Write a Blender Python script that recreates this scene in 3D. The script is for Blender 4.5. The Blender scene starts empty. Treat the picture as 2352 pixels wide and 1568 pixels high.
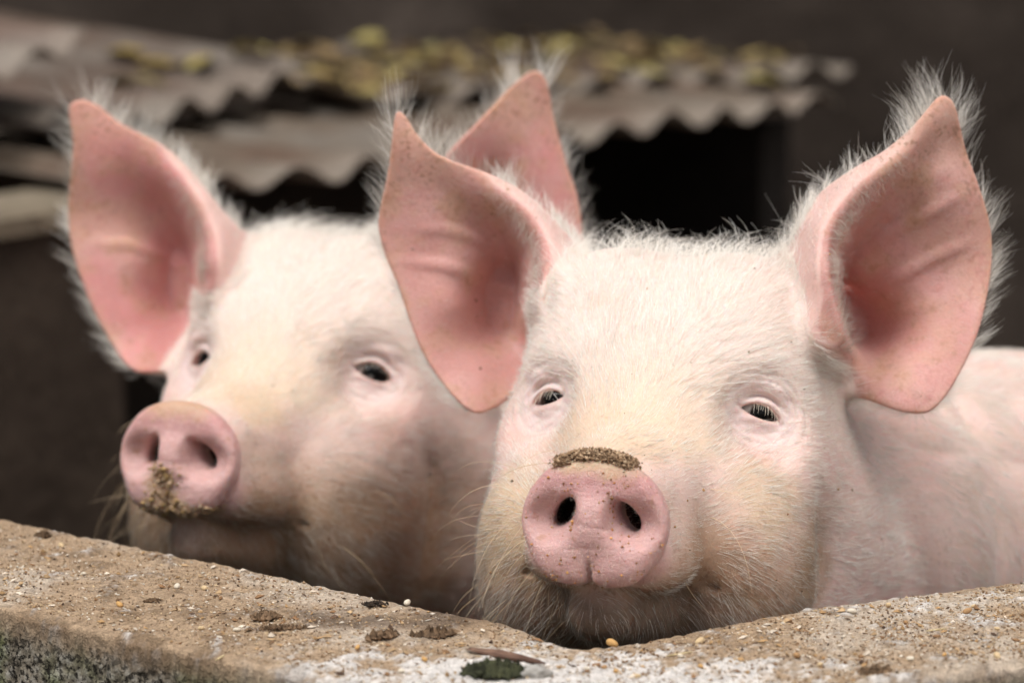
import bpy, bmesh, math, time
import numpy as np
from mathutils import Vector, Matrix

T0 = time.time()
HFINE = 0.135       # cm, face resolution of the animals
RNG = np.random.default_rng(7)
scene = bpy.context.scene
COL = scene.collection

# ------------------------------------------------------------------ camera, sky, sun, exposure
PITCH = math.radians(11.0)
CAM_LOC = np.array([0.0, -1.5, 1.033])
cam_data = bpy.data.cameras.new("camera")
cam = bpy.data.objects.new("camera", cam_data)
COL.objects.link(cam)
cam.location = CAM_LOC
cam.rotation_euler = (math.radians(90) - PITCH, 0, 0)
cam_data.lens = 100
cam_data.sensor_width = 36
cam_data.clip_start = 0.05
cam_data.clip_end = 600
cam_data.dof.use_dof = True
cam_data.dof.focus_distance = 1.475
cam_data.dof.aperture_fstop = 5.8
scene.camera = cam

SUN_EL, SUN_AZ = 60.0, -56.0           # degrees; azimuth from the camera's back, negative = viewer's left
world = bpy.data.worlds.new("World")
scene.world = world
world.use_nodes = True
wn = world.node_tree.nodes
bg = wn["Background"]
sky = wn.new("ShaderNodeTexSky")
sky.sky_type = 'NISHITA'
sky.sun_disc = False
sky.sun_elevation = math.radians(SUN_EL)
sky.sun_rotation = math.radians(180 + SUN_AZ)
sky.air_density = 1.0
sky.dust_density = 6.0
sky.ozone_density = 0.6
hs = wn.new("ShaderNodeHueSaturation")
hs.inputs["Saturation"].default_value = 0.35
world.node_tree.links.new(sky.outputs[0], hs.inputs["Color"])
world.node_tree.links.new(hs.outputs[0], bg.inputs[0])
bg.inputs[1].default_value = 0.052

sun_data = bpy.data.lights.new("sun", 'SUN')
sun_data.energy = 1.5
sun_data.angle = math.radians(26)
sun_data.color = (1.0, 0.98, 0.95)
sun = bpy.data.objects.new("sun", sun_data)
COL.objects.link(sun)
a_ = math.radians(SUN_AZ)
e_ = math.radians(SUN_EL)
to_sun = Vector((math.sin(a_) * math.cos(e_), -math.cos(a_) * math.cos(e_), math.sin(e_)))
sun.rotation_euler = to_sun.to_track_quat('Z', 'Y').to_euler()
sun.location = (-2, -3, 5)

scene.view_settings.view_transform = 'Standard'
scene.view_settings.look = 'None'
scene.view_settings.exposure = 1.1
scene.view_settings.gamma = 1.0
scene.view_settings.use_curve_mapping = False
try:
    scene.cycles_curves.shape = 'RIBBONS'
    scene.cycles.use_denoising = True
    scene.cycles.max_bounces = 6
    scene.cycles.use_adaptive_sampling = True
    scene.cycles.adaptive_threshold = 0.03
    scene.cycles.diffuse_bounces = 3
    scene.cycles.glossy_bounces = 2
except Exception:
    pass

# ------------------------------------------------------------------ small helpers
KPX = 0.36 / 2352.0                     # metres per picture unit at 1 m, picture measured 2352 x 1568
CX, CYF, CZ = np.array([1.0, 0, 0]), np.array([0, math.cos(PITCH), -math.sin(PITCH)]), np.array([0, math.sin(PITCH), math.cos(PITCH)])
CMAT = np.stack([CX, CYF, CZ])          # rows: axes of the camera's own frame


def cw(c):
    """points in the camera-aligned frame (m) -> world"""
    return CAM_LOC + np.asarray(c, float) @ CMAT


def px3(px, py, d):
    return cw(np.array([(px - 1176) * KPX * d, d, (784 - py) * KPX * d]))


def px_on_z(px, py, z):
    r = px3(px, py, 1.0) - CAM_LOC
    return CAM_LOC + r * ((z - CAM_LOC[2]) / r[2])


def tag(o, label=None, cat=None, group=None, kind=None):
    for k, v in (("label", label), ("category", cat), ("group", group), ("kind", kind)):
        if v:
            o[k] = v
    return o


def link(o, parent=None):
    COL.objects.link(o)
    if parent is not None:
        o.parent = parent
        o.matrix_parent_inverse = Matrix.Translation(parent.location if parent.parent is None else (0, 0, 0)).inverted()
    return o


def mesh_obj(name, V, F, mat, parent=None, smooth=True, origin=None, attrs=None):
    V = np.asarray(V, np.float32)
    me = bpy.data.meshes.new(name)
    if origin is None:
        origin = np.array([V[:, 0].mean(), V[:, 1].mean(), V[:, 2].min()]) if parent is None else np.zeros(3)
    V = V - np.asarray(origin, np.float32)
    if isinstance(F, np.ndarray):
        nv = F.shape[1]
        me.vertices.add(len(V))
        me.vertices.foreach_set("co", V.astype(np.float32).ravel())
        me.loops.add(F.size)
        me.loops.foreach_set("vertex_index", F.astype(np.int32).ravel())
        me.polygons.add(len(F))
        me.polygons.foreach_set("loop_start", np.arange(0, F.size, nv, dtype=np.int32))
        me.update(calc_edges=True)
    else:
        me.from_pydata(V.tolist(), [], F)
    me.polygons.foreach_set("use_smooth", np.full(len(me.polygons), smooth))
    for k, a in (attrs or {}).items():
        a = np.asarray(a, np.float32)
        if a.ndim == 2:
            at = me.attributes.new(k, 'FLOAT_COLOR', 'POINT')
            at.data.foreach_set("color", np.concatenate([a, np.ones((len(a), 1), np.float32)], 1).ravel())
        else:
            at = me.attributes.new(k, 'FLOAT', 'POINT')
            at.data.foreach_set("value", a)
    me.materials.append(mat)
    me.update()
    o = bpy.data.objects.new(name, me)
    o.location = [float(x) for x in origin]
    return link(o, parent)


_perm = np.random.default_rng(3).permutation(256)
_perm = np.concatenate([_perm, _perm, _perm])
_grad = np.random.default_rng(4).normal(size=(256, 3))
_grad /= np.linalg.norm(_grad, axis=1)[:, None]


def noise(P):
    P = np.asarray(P, float)
    i = np.floor(P).astype(int)
    f = P - i
    i &= 255
    u = f * f * f * (f * (f * 6 - 15) + 10)
    out = np.zeros(len(P))
    for dx in (0, 1):
        for dy in (0, 1):
            for dz in (0, 1):
                h = _perm[_perm[_perm[i[:, 0] + dx] + i[:, 1] + dy] + i[:, 2] + dz]
                g = _grad[h]
                w = (u[:, 0] if dx else 1 - u[:, 0]) * (u[:, 1] if dy else 1 - u[:, 1]) * (u[:, 2] if dz else 1 - u[:, 2])
                out += w * (g[:, 0] * (f[:, 0] - dx) + g[:, 1] * (f[:, 1] - dy) + g[:, 2] * (f[:, 2] - dz))
    return out * 1.5


def fbm(P, octv=4):
    s, a = 0, 1.0
    P = np.asarray(P, float)
    for k in range(octv):
        s = s + a * noise(P * 2 ** k + 17.3 * k)
        a *= 0.5
    return s


def sstep(a, b, x):
    t = np.clip((x - a) / (b - a), 0, 1)
    return t * t * (3 - 2 * t)


def mixc(a, b, t):
    return a + (np.asarray(b) - a) * t[:, None]


# ------------------------------------------------------------------ materials
class NT:
    def __init__(self, name):
        self.m = bpy.data.materials.new(name)
        self.m.use_nodes = True
        self.t = self.m.node_tree
        self.b = self.t.nodes["Principled BSDF"]

    def n(self, ty, **kw):
        nd = self.t.nodes.new(ty)
        for k, v in kw.items():
            if k in nd.inputs:
                nd.inputs[k].default_value = v
            else:
                setattr(nd, k, v)
        return nd

    def l(self, a, b):
        self.t.links.new(a, b)

    def noise(self, scale, detail=4, rough=0.55, coord=None):
        nz = self.n("ShaderNodeTexNoise", Scale=scale, Detail=detail, Roughness=rough)
        if coord is None:
            if not hasattr(self, "co"):
                self.co = self.n("ShaderNodeTexCoord").outputs["Object"]
            coord = self.co
        self.l(coord, nz.inputs["Vector"])
        return nz.outputs["Fac"]

    def ramp(self, fac, stops):
        r = self.n("ShaderNodeValToRGB")
        el = r.color_ramp.elements
        while len(el) < len(stops):
            el.new(0.5)
        for e, (p, c) in zip(el, stops):
            e.position = p
            e.color = (c, c, c, 1) if isinstance(c, (int, float)) else (*c, 1)
        self.l(fac, r.inputs[0])
        return r.outputs[0]

    def mix(self, fac, a, b, blend='MIX'):
        mx = self.n("ShaderNodeMix", data_type='RGBA', blend_type=blend)
        for sock, v in ((mx.inputs[0], fac), (mx.inputs[6], a), (mx.inputs[7], b)):
            if hasattr(v, "links"):
                self.l(v, sock)
            else:
                sock.default_value = v if not isinstance(v, tuple) else (*v, 1)
        return mx.outputs[2]

    def attr(self, name):
        return self.n("ShaderNodeAttribute", attribute_name=name)

    def bump(self, h, strength=0.3, dist=0.002, prev=None):
        b = self.n("ShaderNodeBump", Strength=strength, Distance=dist)
        self.l(h, b.inputs["Height"])
        if prev is not None:
            self.l(prev, b.inputs["Normal"])
        return b.outputs["Normal"]

    def out(self, color=None, rough=0.8, normal=None, **kw):
        if color is not None:
            if hasattr(color, "links"):
                self.l(color, self.b.inputs["Base Color"])
            else:
                self.b.inputs["Base Color"].default_value = (*color, 1)
        if hasattr(rough, "links"):
            self.l(rough, self.b.inputs["Roughness"])
        else:
            self.b.inputs["Roughness"].default_value = rough
        if normal is not None:
            self.l(normal, self.b.inputs["Normal"])
        for k, v in kw.items():
            self.b.inputs[k.replace("_", " ")].default_value = v
        return self.m


def simple_mat(name, c1, c2, scale=30, rough=0.85, bump=0.3, dist=0.002):
    m = NT(name)
    f = m.noise(scale, 5)
    return m.out(m.mix(m.ramp(f, [(0.3, 0.0), (0.7, 1.0)]), c1, c2), rough, m.bump(m.noise(scale * 4, 4), bump, dist))


def skin_material():
    m = NT("pig_skin")
    base = m.attr("tint").outputs["Color"]
    # short crossing speckles of dried dirt and pores
    sp = m.noise(360, 2, 0.5)
    blot = m.noise(60, 3, 0.6)
    dirt = m.attr("dirt").outputs["Fac"]
    mul = m.n("ShaderNodeMath", operation='MULTIPLY')
    m.l(m.ramp(sp, [(0.54, 0.0), (0.64, 1.0)]), mul.inputs[0])
    m.l(m.ramp(blot, [(0.38, 0.0), (0.58, 1.0)]), mul.inputs[1])
    mul2 = m.n("ShaderNodeMath", operation='MULTIPLY')
    m.l(mul.outputs[0], mul2.inputs[0])
    m.l(dirt, mul2.inputs[1])
    mul3 = m.n("ShaderNodeMath", operation='MULTIPLY')
    mul3.inputs[1].default_value = 0.6
    m.l(mul2.outputs[0], mul3.inputs[0])
    c = m.mix(mul3.outputs[0], base, (0.24, 0.12, 0.06))
    fine = m.noise(900, 3, 0.6)
    c = m.mix(0.35, c, m.mix(m.ramp(fine, [(0.3, 0.0), (0.7, 1.0)]), (0.72, 0.66, 0.62), (1.0, 1.0, 1.0)), 'MULTIPLY')
    snf = m.attr("snout").outputs["Fac"]
    vor = m.n("ShaderNodeTexVoronoi", Scale=620.0, feature='DISTANCE_TO_EDGE')
    m.l(m.co, vor.inputs["Vector"])
    pores = m.ramp(vor.outputs["Distance"], [(0.0, 0.0), (0.12, 1.0)])
    vs = m.n("ShaderNodeMath", operation='MULTIPLY')
    m.l(pores, vs.inputs[0])
    m.l(snf, vs.inputs[1])
    wm_ = m.n("ShaderNodeTexNoise", Scale=140.0, Detail=5.0, Roughness=0.65, Distortion=1.2)
    mp = m.n("ShaderNodeMapping")
    mp.inputs["Scale"].default_value = (0.6, 1.0, 1.8)
    m.l(m.co, mp.inputs["Vector"])
    m.l(mp.outputs[0], wm_.inputs["Vector"])
    c = m.mix(snf, c, m.mix(0.5, c, m.ramp(wm_.outputs["Fac"], [(0.3, (0.82, 0.70, 0.68)), (0.7, (1.2, 1.2, 1.2))]), 'MULTIPLY'))
    nrm = m.bump(m.noise(700, 3, 0.6), 0.25, 0.0012)
    nrm = m.bump(m.noise(170, 3, 0.6), 0.18, 0.003, nrm)
    nrm = m.bump(vs.outputs[0], 0.35, 0.0007, nrm)
    ws_ = m.n("ShaderNodeMath", operation='MULTIPLY')
    m.l(wm_.outputs["Fac"], ws_.inputs[0])
    m.l(snf, ws_.inputs[1])
    nrm = m.bump(ws_.outputs[0], 0.22, 0.0035, nrm)
    ro = m.n("ShaderNodeMapRange")
    ro.inputs["To Min"].default_value = 0.55
    ro.inputs["To Max"].default_value = 0.36
    m.l(snf, ro.inputs["Value"])
    return m.out(c, ro.outputs[0], nrm, Subsurface_Weight=0.5, Subsurface_Radius=(1.0, 0.36, 0.22), Subsurface_Scale=0.005,
                 Specular_IOR_Level=0.38)


def hair_material(name, c1, c2, rough=0.45):
    m = NT(name)
    hi = m.n("ShaderNodeHairInfo")
    tint = m.attr("htint").outputs["Fac"]
    c = m.mix(hi.outputs["Random"], c1, c2)
    c = m.mix(tint, c, (0.23, 0.13, 0.06))
    return m.out(c, rough, Specular_IOR_Level=0.4, Subsurface_Weight=0.0)


# ------------------------------------------------------------------ distance-field tools (cm)
def smin(a, b, k):
    h = np.maximum(k - np.abs(a - b), 0) / k
    return np.minimum(a, b) - h * h * k * 0.25


def smax(a, b, k):
    return -smin(-a, -b, k)


def ell(P, c, r):
    f4 = np.float32
    x, y, z = ((P[:, i] - f4(c[i])) * f4(1 / r[i]) for i in range(3))
    k0 = np.sqrt(x * x + y * y + z * z)
    x *= f4(1 / r[0])
    y *= f4(1 / r[1])
    z *= f4(1 / r[2])
    k1 = np.sqrt(x * x + y * y + z * z) + f4(1e-6)
    return k0 * (k0 - 1) / k1


def cone(P, a, b, ra, rb):
    f4 = np.float32
    ab = [float(b[i] - a[i]) for i in range(3)]
    L2 = sum(v * v for v in ab)
    x, y, z = (P[:, i] - f4(a[i]) for i in range(3))
    t = np.clip(x * f4(ab[0] / L2) + y * f4(ab[1] / L2) + z * f4(ab[2] / L2), f4(0), f4(1))
    x -= t * f4(ab[0])
    y -= t * f4(ab[1])
    z -= t * f4(ab[2])
    return np.sqrt(x * x + y * y + z * z) - (f4(ra) + f4(rb - ra) * t)


def chain(P, pts):
    d = None
    for (a, ra), (b, rb) in zip(pts[:-1], pts[1:]):
        e = cone(P, a, b, ra, rb)
        d = e if d is None else np.minimum(d, e)
    return d


def rot_head(y, p, r):
    cy, sy = math.cos(y), math.sin(y)
    cp, sp = math.cos(p), math.sin(p)
    cr, sr = math.cos(r), math.sin(r)
    Rz = np.array([[cy, sy, 0], [-sy, cy, 0], [0, 0, 1]])
    Rx = np.array([[1, 0, 0], [0, cp, sp], [0, -sp, cp]])
    Ry = np.array([[cr, 0, sr], [0, 1, 0], [-sr, 0, cr]])
    return Rz @ Rx @ Ry


def surface_nets(f, xs, ys, zs):
    """sparse naive surface nets of f=0 on a stretched grid"""
    B = 4
    ax = [xs, ys, zs]
    nb = [(len(a) - 1) // B for a in ax]
    def test(idx, size):
        lo_ = [np.minimum(idx[:, a] * size, len(ax[a]) - 1) for a in range(3)]
        hi_ = [np.minimum(idx[:, a] * size + size, len(ax[a]) - 1) for a in range(3)]
        P = np.stack([0.5 * (ax[a][lo_[a]] + ax[a][hi_[a]]) for a in range(3)], 1).astype(np.float32)
        H = np.sqrt(sum((0.5 * (ax[a][hi_[a]] - ax[a][lo_[a]])) ** 2 for a in range(3)))
        return idx[np.abs(f(P)) < H * 1.55 + 0.1]
    big = np.stack(np.meshgrid(*[np.arange((n + 3) // 4) for n in nb], indexing='ij'), -1).reshape(-1, 3)
    big = test(big, 4 * B)
    o4 = np.stack(np.meshgrid(*[np.arange(4)] * 3, indexing='ij'), -1).reshape(-1, 3)
    blk = (big[:, None] * 4 + o4[None]).reshape(-1, 3)
    blk = blk[(blk < np.array(nb)).all(1)]
    blk = np.concatenate([test(blk[s:s + 300000], B) for s in range(0, len(blk), 300000)])
    off = np.stack(np.meshgrid(*[np.arange(B)] * 3, indexing='ij'), -1).reshape(-1, 3)
    cells = (blk[:, None, :] * B + off[None]).reshape(-1, 3)
    N1, N2 = len(ys), len(zs)

    def key(c):
        return (c[:, 0].astype(np.int64) * N1 + c[:, 1]) * N2 + c[:, 2]

    offB = np.stack(np.meshgrid(*[np.arange(B + 1)] * 3, indexing='ij'), -1).reshape(-1, 3)
    ck = np.unique(np.concatenate([key((blk + 0) * B + o) for o in offB]))
    cc = np.stack([ck // (N1 * N2), (ck // N2) % N1, ck % N2], 1)
    CP = np.stack([xs[cc[:, 0]], ys[cc[:, 1]], zs[cc[:, 2]]], 1).astype(np.float32)
    val = np.empty(len(CP), np.float32)
    for s in range(0, len(CP), 400000):
        val[s:s + 400000] = f(CP[s:s + 400000])
    corner = np.array([[i, j, k] for i in (0, 1) for j in (0, 1) for k in (0, 1)])
    kk = key(cells)
    ci = [np.searchsorted(ck, kk + (o[0] * N1 + o[1]) * N2 + o[2]) for o in corner]
    neg = np.stack([val[i] < 0 for i in ci], 1)
    act = neg.any(1) & ~neg.all(1)
    cells, kk = cells[act], kk[act]
    ci = [i[act] for i in ci]
    acc = np.zeros((len(cells), 3))
    cnt = np.zeros(len(cells))
    edges = [(a, b) for a in range(8) for b in range(a + 1, 8) if np.abs(corner[a] - corner[b]).sum() == 1]
    for a, b in edges:
        va, vb = val[ci[a]], val[ci[b]]
        cr = (va < 0) != (vb < 0)
        t = np.where(cr, va / np.where(cr, va - vb, 1), 0)
        p = CP[ci[a]] + t[:, None] * (CP[ci[b]] - CP[ci[a]])
        acc += np.where(cr[:, None], p, 0)
        cnt += cr
    V = acc / cnt[:, None]
    order = np.argsort(kk)
    ks = kk[order]
    quads = []
    S = [N1 * N2, N2, 1]
    for d in range(3):
        o1, o2 = (d + 1) % 3, (d + 2) % 3
        c0 = ci[0]
        c1 = ci[[i for i, o in enumerate(corner) if o[d] == 1 and o.sum() == 1][0]]
        s0, s1 = val[c0] < 0, val[c1] < 0
        e = np.nonzero(s0 != s1)[0]
        ids = []
        for q in (0, S[o1], S[o1] + S[o2], S[o2]):
            t = kk[e] - q
            p = np.clip(np.searchsorted(ks, t), 0, len(ks) - 1)
            ids.append(np.where(ks[p] == t, order[p], -1))
        q4 = np.stack(ids, 1)
        fl = s1[e]
        q4[fl] = q4[fl][:, ::-1]
        quads.append(q4[(q4 >= 0).all(1)])
    F = np.concatenate(quads)[:, ::-1]
    return V, F


def grad(f, P, h=0.03):
    g = np.zeros_like(P)
    for s in range(0, len(P), 300000):
        p = P[s:s + 300000]
        for e in ((1, -1, -1), (-1, -1, 1), (-1, 1, -1), (1, 1, 1)):
            e = np.array(e, np.float32)
            g[s:s + 300000] += e * f(p + e * h)[:, None]
    return g / (4 * h)


def stretch(lo, flo, fhi, hi, h, g=1.2, hmax=2.4):
    mid = np.arange(flo, fhi, h)
    up, x, s = [], mid[-1], h
    while x < hi:
        s = min(s * g, hmax)
        x += s
        up.append(x)
    dn, x, s = [], mid[0], h
    while x > lo:
        s = min(s * g, hmax)
        x -= s
        dn.append(x)
    a = np.array(dn[::-1] + list(mid) + up)
    n = (len(a) - 1) // 4 * 4 + 1
    return a[:n] if n == len(a) else np.concatenate([a, a[-1] + hmax * np.arange(1, n + 4 - len(a) + 1)])


# ------------------------------------------------------------------ ears: a curled sheet with its own thickness
class Ear:
    def __init__(self, outline, depth, snout, d0, ribs, lines=(), thick=0.15):
        """outline and depth control points come as (u, v) directions seen in the photograph; they are placed at
        real distance d0 and become centimetres relative to the pig's snout."""
        depth = list(depth)
        for ln in lines:                # folds given as lines: fill in between their points
            for a, b in zip(ln[:-1], ln[1:]):
                depth += [tuple(a[i] + (b[i] - a[i]) * t for i in range(3)) for t in (0.0, 0.25, 0.5, 0.75)]
            depth.append(ln[-1])

        def cm(u, v, dd=0.0):
            d = d0
            return ((u - 1176) * KPX * d - snout[0]) * 100, ((784 - v) * KPX * d - snout[2]) * 100
        O = np.array([cm(u, v) for u, v in outline])
        # smooth closed outline (Catmull-Rom)
        n = len(O)
        pts = []
        for i in range(n):
            p0, p1, p2, p3 = O[i - 1], O[i], O[(i + 1) % n], O[(i + 2) % n]
            for t in np.arange(0, 1, 1 / 6):
                pts.append(0.5 * (2 * p1 + (p2 - p0) * t + (2 * p0 - 5 * p1 + 4 * p2 - p3) * t * t + (3 * p1 - p0 - 3 * p2 + p3) * t ** 3))
        self.O = O = np.array(pts)
        self.base = (d0 - snout[1]) * 100
        self.t = thick
        lo, hi = O.min(0) - 2.5, O.max(0) + 2.5
        self.h = 0.12
        self.lo = lo
        nx, nz = (np.ceil((hi - lo) / self.h)).astype(int) + 1
        self.n = (nx, nz)
        gx, gz = np.meshgrid(lo[0] + np.arange(nx) * self.h, lo[1] + np.arange(nz) * self.h, indexing='ij')
        G = np.stack([gx.ravel(), gz.ravel()], 1)
        # signed distance to the outline
        A, Bp = O, np.roll(O, -1, 0)
        best = np.full(len(G), 1e9)
        inside = np.zeros(len(G), bool)
        for a, b in zip(A, Bp):
            ab = b - a
            t = np.clip(((G - a) @ ab) / (ab @ ab + 1e-9), 0, 1)
            best = np.minimum(best, ((G - a - t[:, None] * ab) ** 2).sum(1))
            c = ((a[1] > G[:, 1]) != (b[1] > G[:, 1]))
            xi = (b[0] - a[0]) * (G[:, 1] - a[1]) / (b[1] - a[1] + 1e-12) + a[0]
            inside ^= c & (G[:, 0] < xi)
        o = np.sqrt(best)
        self.o = np.where(inside, -o, o).reshape(nx, nz).astype(np.float32)
        # depth of the mid-surface: regularised thin-plate spline through control points
        C = np.array([cm(u, v) for u, v, _ in depth])
        D = np.array([w * (1.55 if w > 0.7 else 1.12) for *_, w in depth])

        def phi(r2):
            return 0.5 * r2 * np.log(r2 + 1e-6)
        m = len(C)
        M = np.zeros((m + 3, m + 3))
        M[:m, :m] = phi(((C[:, None] - C[None]) ** 2).sum(2)) + 0.22 * np.eye(m)
        M[:m, m] = 1
        M[:m, m + 1:] = C
        M[m, :m] = 1
        M[m + 1:, :m] = C.T
        w = np.linalg.solve(M, np.concatenate([D, np.zeros(3)]))
        H = phi(((G[:, None] - C[None]) ** 2).sum(2)) @ w[:m] + w[m] + G @ w[m + 1:]
        H = np.clip(H, D.min() - 0.5, D.max() + 0.5).reshape(nx, nz)
        for _ in range(9):
            Hp = np.pad(H, 1, mode='edge')
            H = 0.5 * H + 0.125 * (Hp[2:, 1:-1] + Hp[:-2, 1:-1] + Hp[1:-1, 2:] + Hp[1:-1, :-2])
        H = H.ravel()
        for r in ribs:      # raised cartilage ribs on the inside
            R = np.array([cm(u, v) for u, v in r[0]])
            dr = np.full(len(G), 1e9)
            tt = np.zeros(len(G))
            for k in range(len(R) - 1):
                a, b = R[k], R[k + 1]
                ab = b - a
                t = np.clip(((G - a) @ ab) / (ab @ ab), 0, 1)
                dd = np.sqrt(((G - a - t[:, None] * ab) ** 2).sum(1))
                tt = np.where(dd < dr, (k + t) / (len(R) - 1), tt)
                dr = np.minimum(dr, dd)
            H -= 0.75 * r[1] * np.exp(-(dr / r[2]) ** 2) * np.sin(np.pi * np.clip(tt * 0.9 + 0.08, 0, 1)) ** 0.7
        self.H = H.reshape(nx, nz).astype(np.float32)
        gx_, gz_ = np.gradient(self.H, self.h)
        self.gx, self.gz = gx_, gz_
        self.slope = np.sqrt(1 + gx_ ** 2 + gz_ ** 2).astype(np.float32)
        ox, oz = np.gradient(self.o, self.h)
        self.ox, self.oz = ox, oz
        self.bb = (O.min(0) - 2.4, O.max(0) + 2.4, self.base + H.min() - 3, self.base + H.max() + 3)

    def look(self, arr, x, z):
        u = np.clip((x - self.lo[0]) / self.h, 0, self.n[0] - 1.001)
        v = np.clip((z - self.lo[1]) / self.h, 0, self.n[1] - 1.001)
        i, j = u.astype(int), v.astype(int)
        fu, fv = u - i, v - j
        return ((arr[i, j] * (1 - fu) + arr[i + 1, j] * fu) * (1 - fv) + (arr[i, j + 1] * (1 - fu) + arr[i + 1, j + 1] * fu) * fv)

    def sdf(self, P):
        d = np.empty(len(P), np.float32)
        lo, hi, y0, y1 = self.bb
        bd = np.maximum.reduce([lo[0] - P[:, 0], P[:, 0] - hi[0], lo[1] - P[:, 2], P[:, 2] - hi[1], y0 - P[:, 1], P[:, 1] - y1])
        far = bd > 0
        d[:] = bd + 1.6
        n = ~far
        p = P[n]
        if len(p):
            o = self.look(self.o, p[:, 0], p[:, 2])
            H = self.look(self.H, p[:, 0], p[:, 2])
            s = self.look(self.slope, p[:, 0], p[:, 2])
            t = self.t + 0.12 * sstep(-0.3, -3.0, o)
            a = o + t
            b = np.abs(p[:, 1] - self.base - H) / s
            d[n] = np.sqrt(np.maximum(a, 0) ** 2 + b * b) - t
        return d


# ------------------------------------------------------------------ the pig
EYE = np.array([5.30, 13.75, 5.35])
EYE_W = np.array([0.50, -0.85, 0.12])
EYE_W = EYE_W / np.linalg.norm(EYE_W)
EYE_U = np.cross([0, 0, 1.0], EYE_W)
EYE_U = -EYE_U / np.linalg.norm(EYE_U)           # along the slit, outwards from the nose
if EYE_U[0] < 0:
    EYE_U = -EYE_U
EYE_V = np.cross(EYE_W, EYE_U)
if EYE_V[2] < 0:
    EYE_V = -EYE_V
_t = math.radians(-16)                            # slit drops outwards a little
EYE_U, EYE_V = EYE_U * math.cos(_t) + EYE_V * math.sin(_t), EYE_V * math.cos(_t) - EYE_U * math.sin(_t)
EYE_R = 1.22
MOUTH = [((0, 1.7, -3.5), .16), ((1.4, 1.75, -3.75), .18), ((2.7, 3.0, -3.85), .10), ((4.0, 5.2, -3.75), -.25)]


def lid_edges(u, op):
    w = np.clip(1 - (u / 1.12) ** 2, 0, None)
    return 0.50 * op * w ** 0.8 - 0.02, -0.30 * op * w ** 0.7 - 0.02


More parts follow.
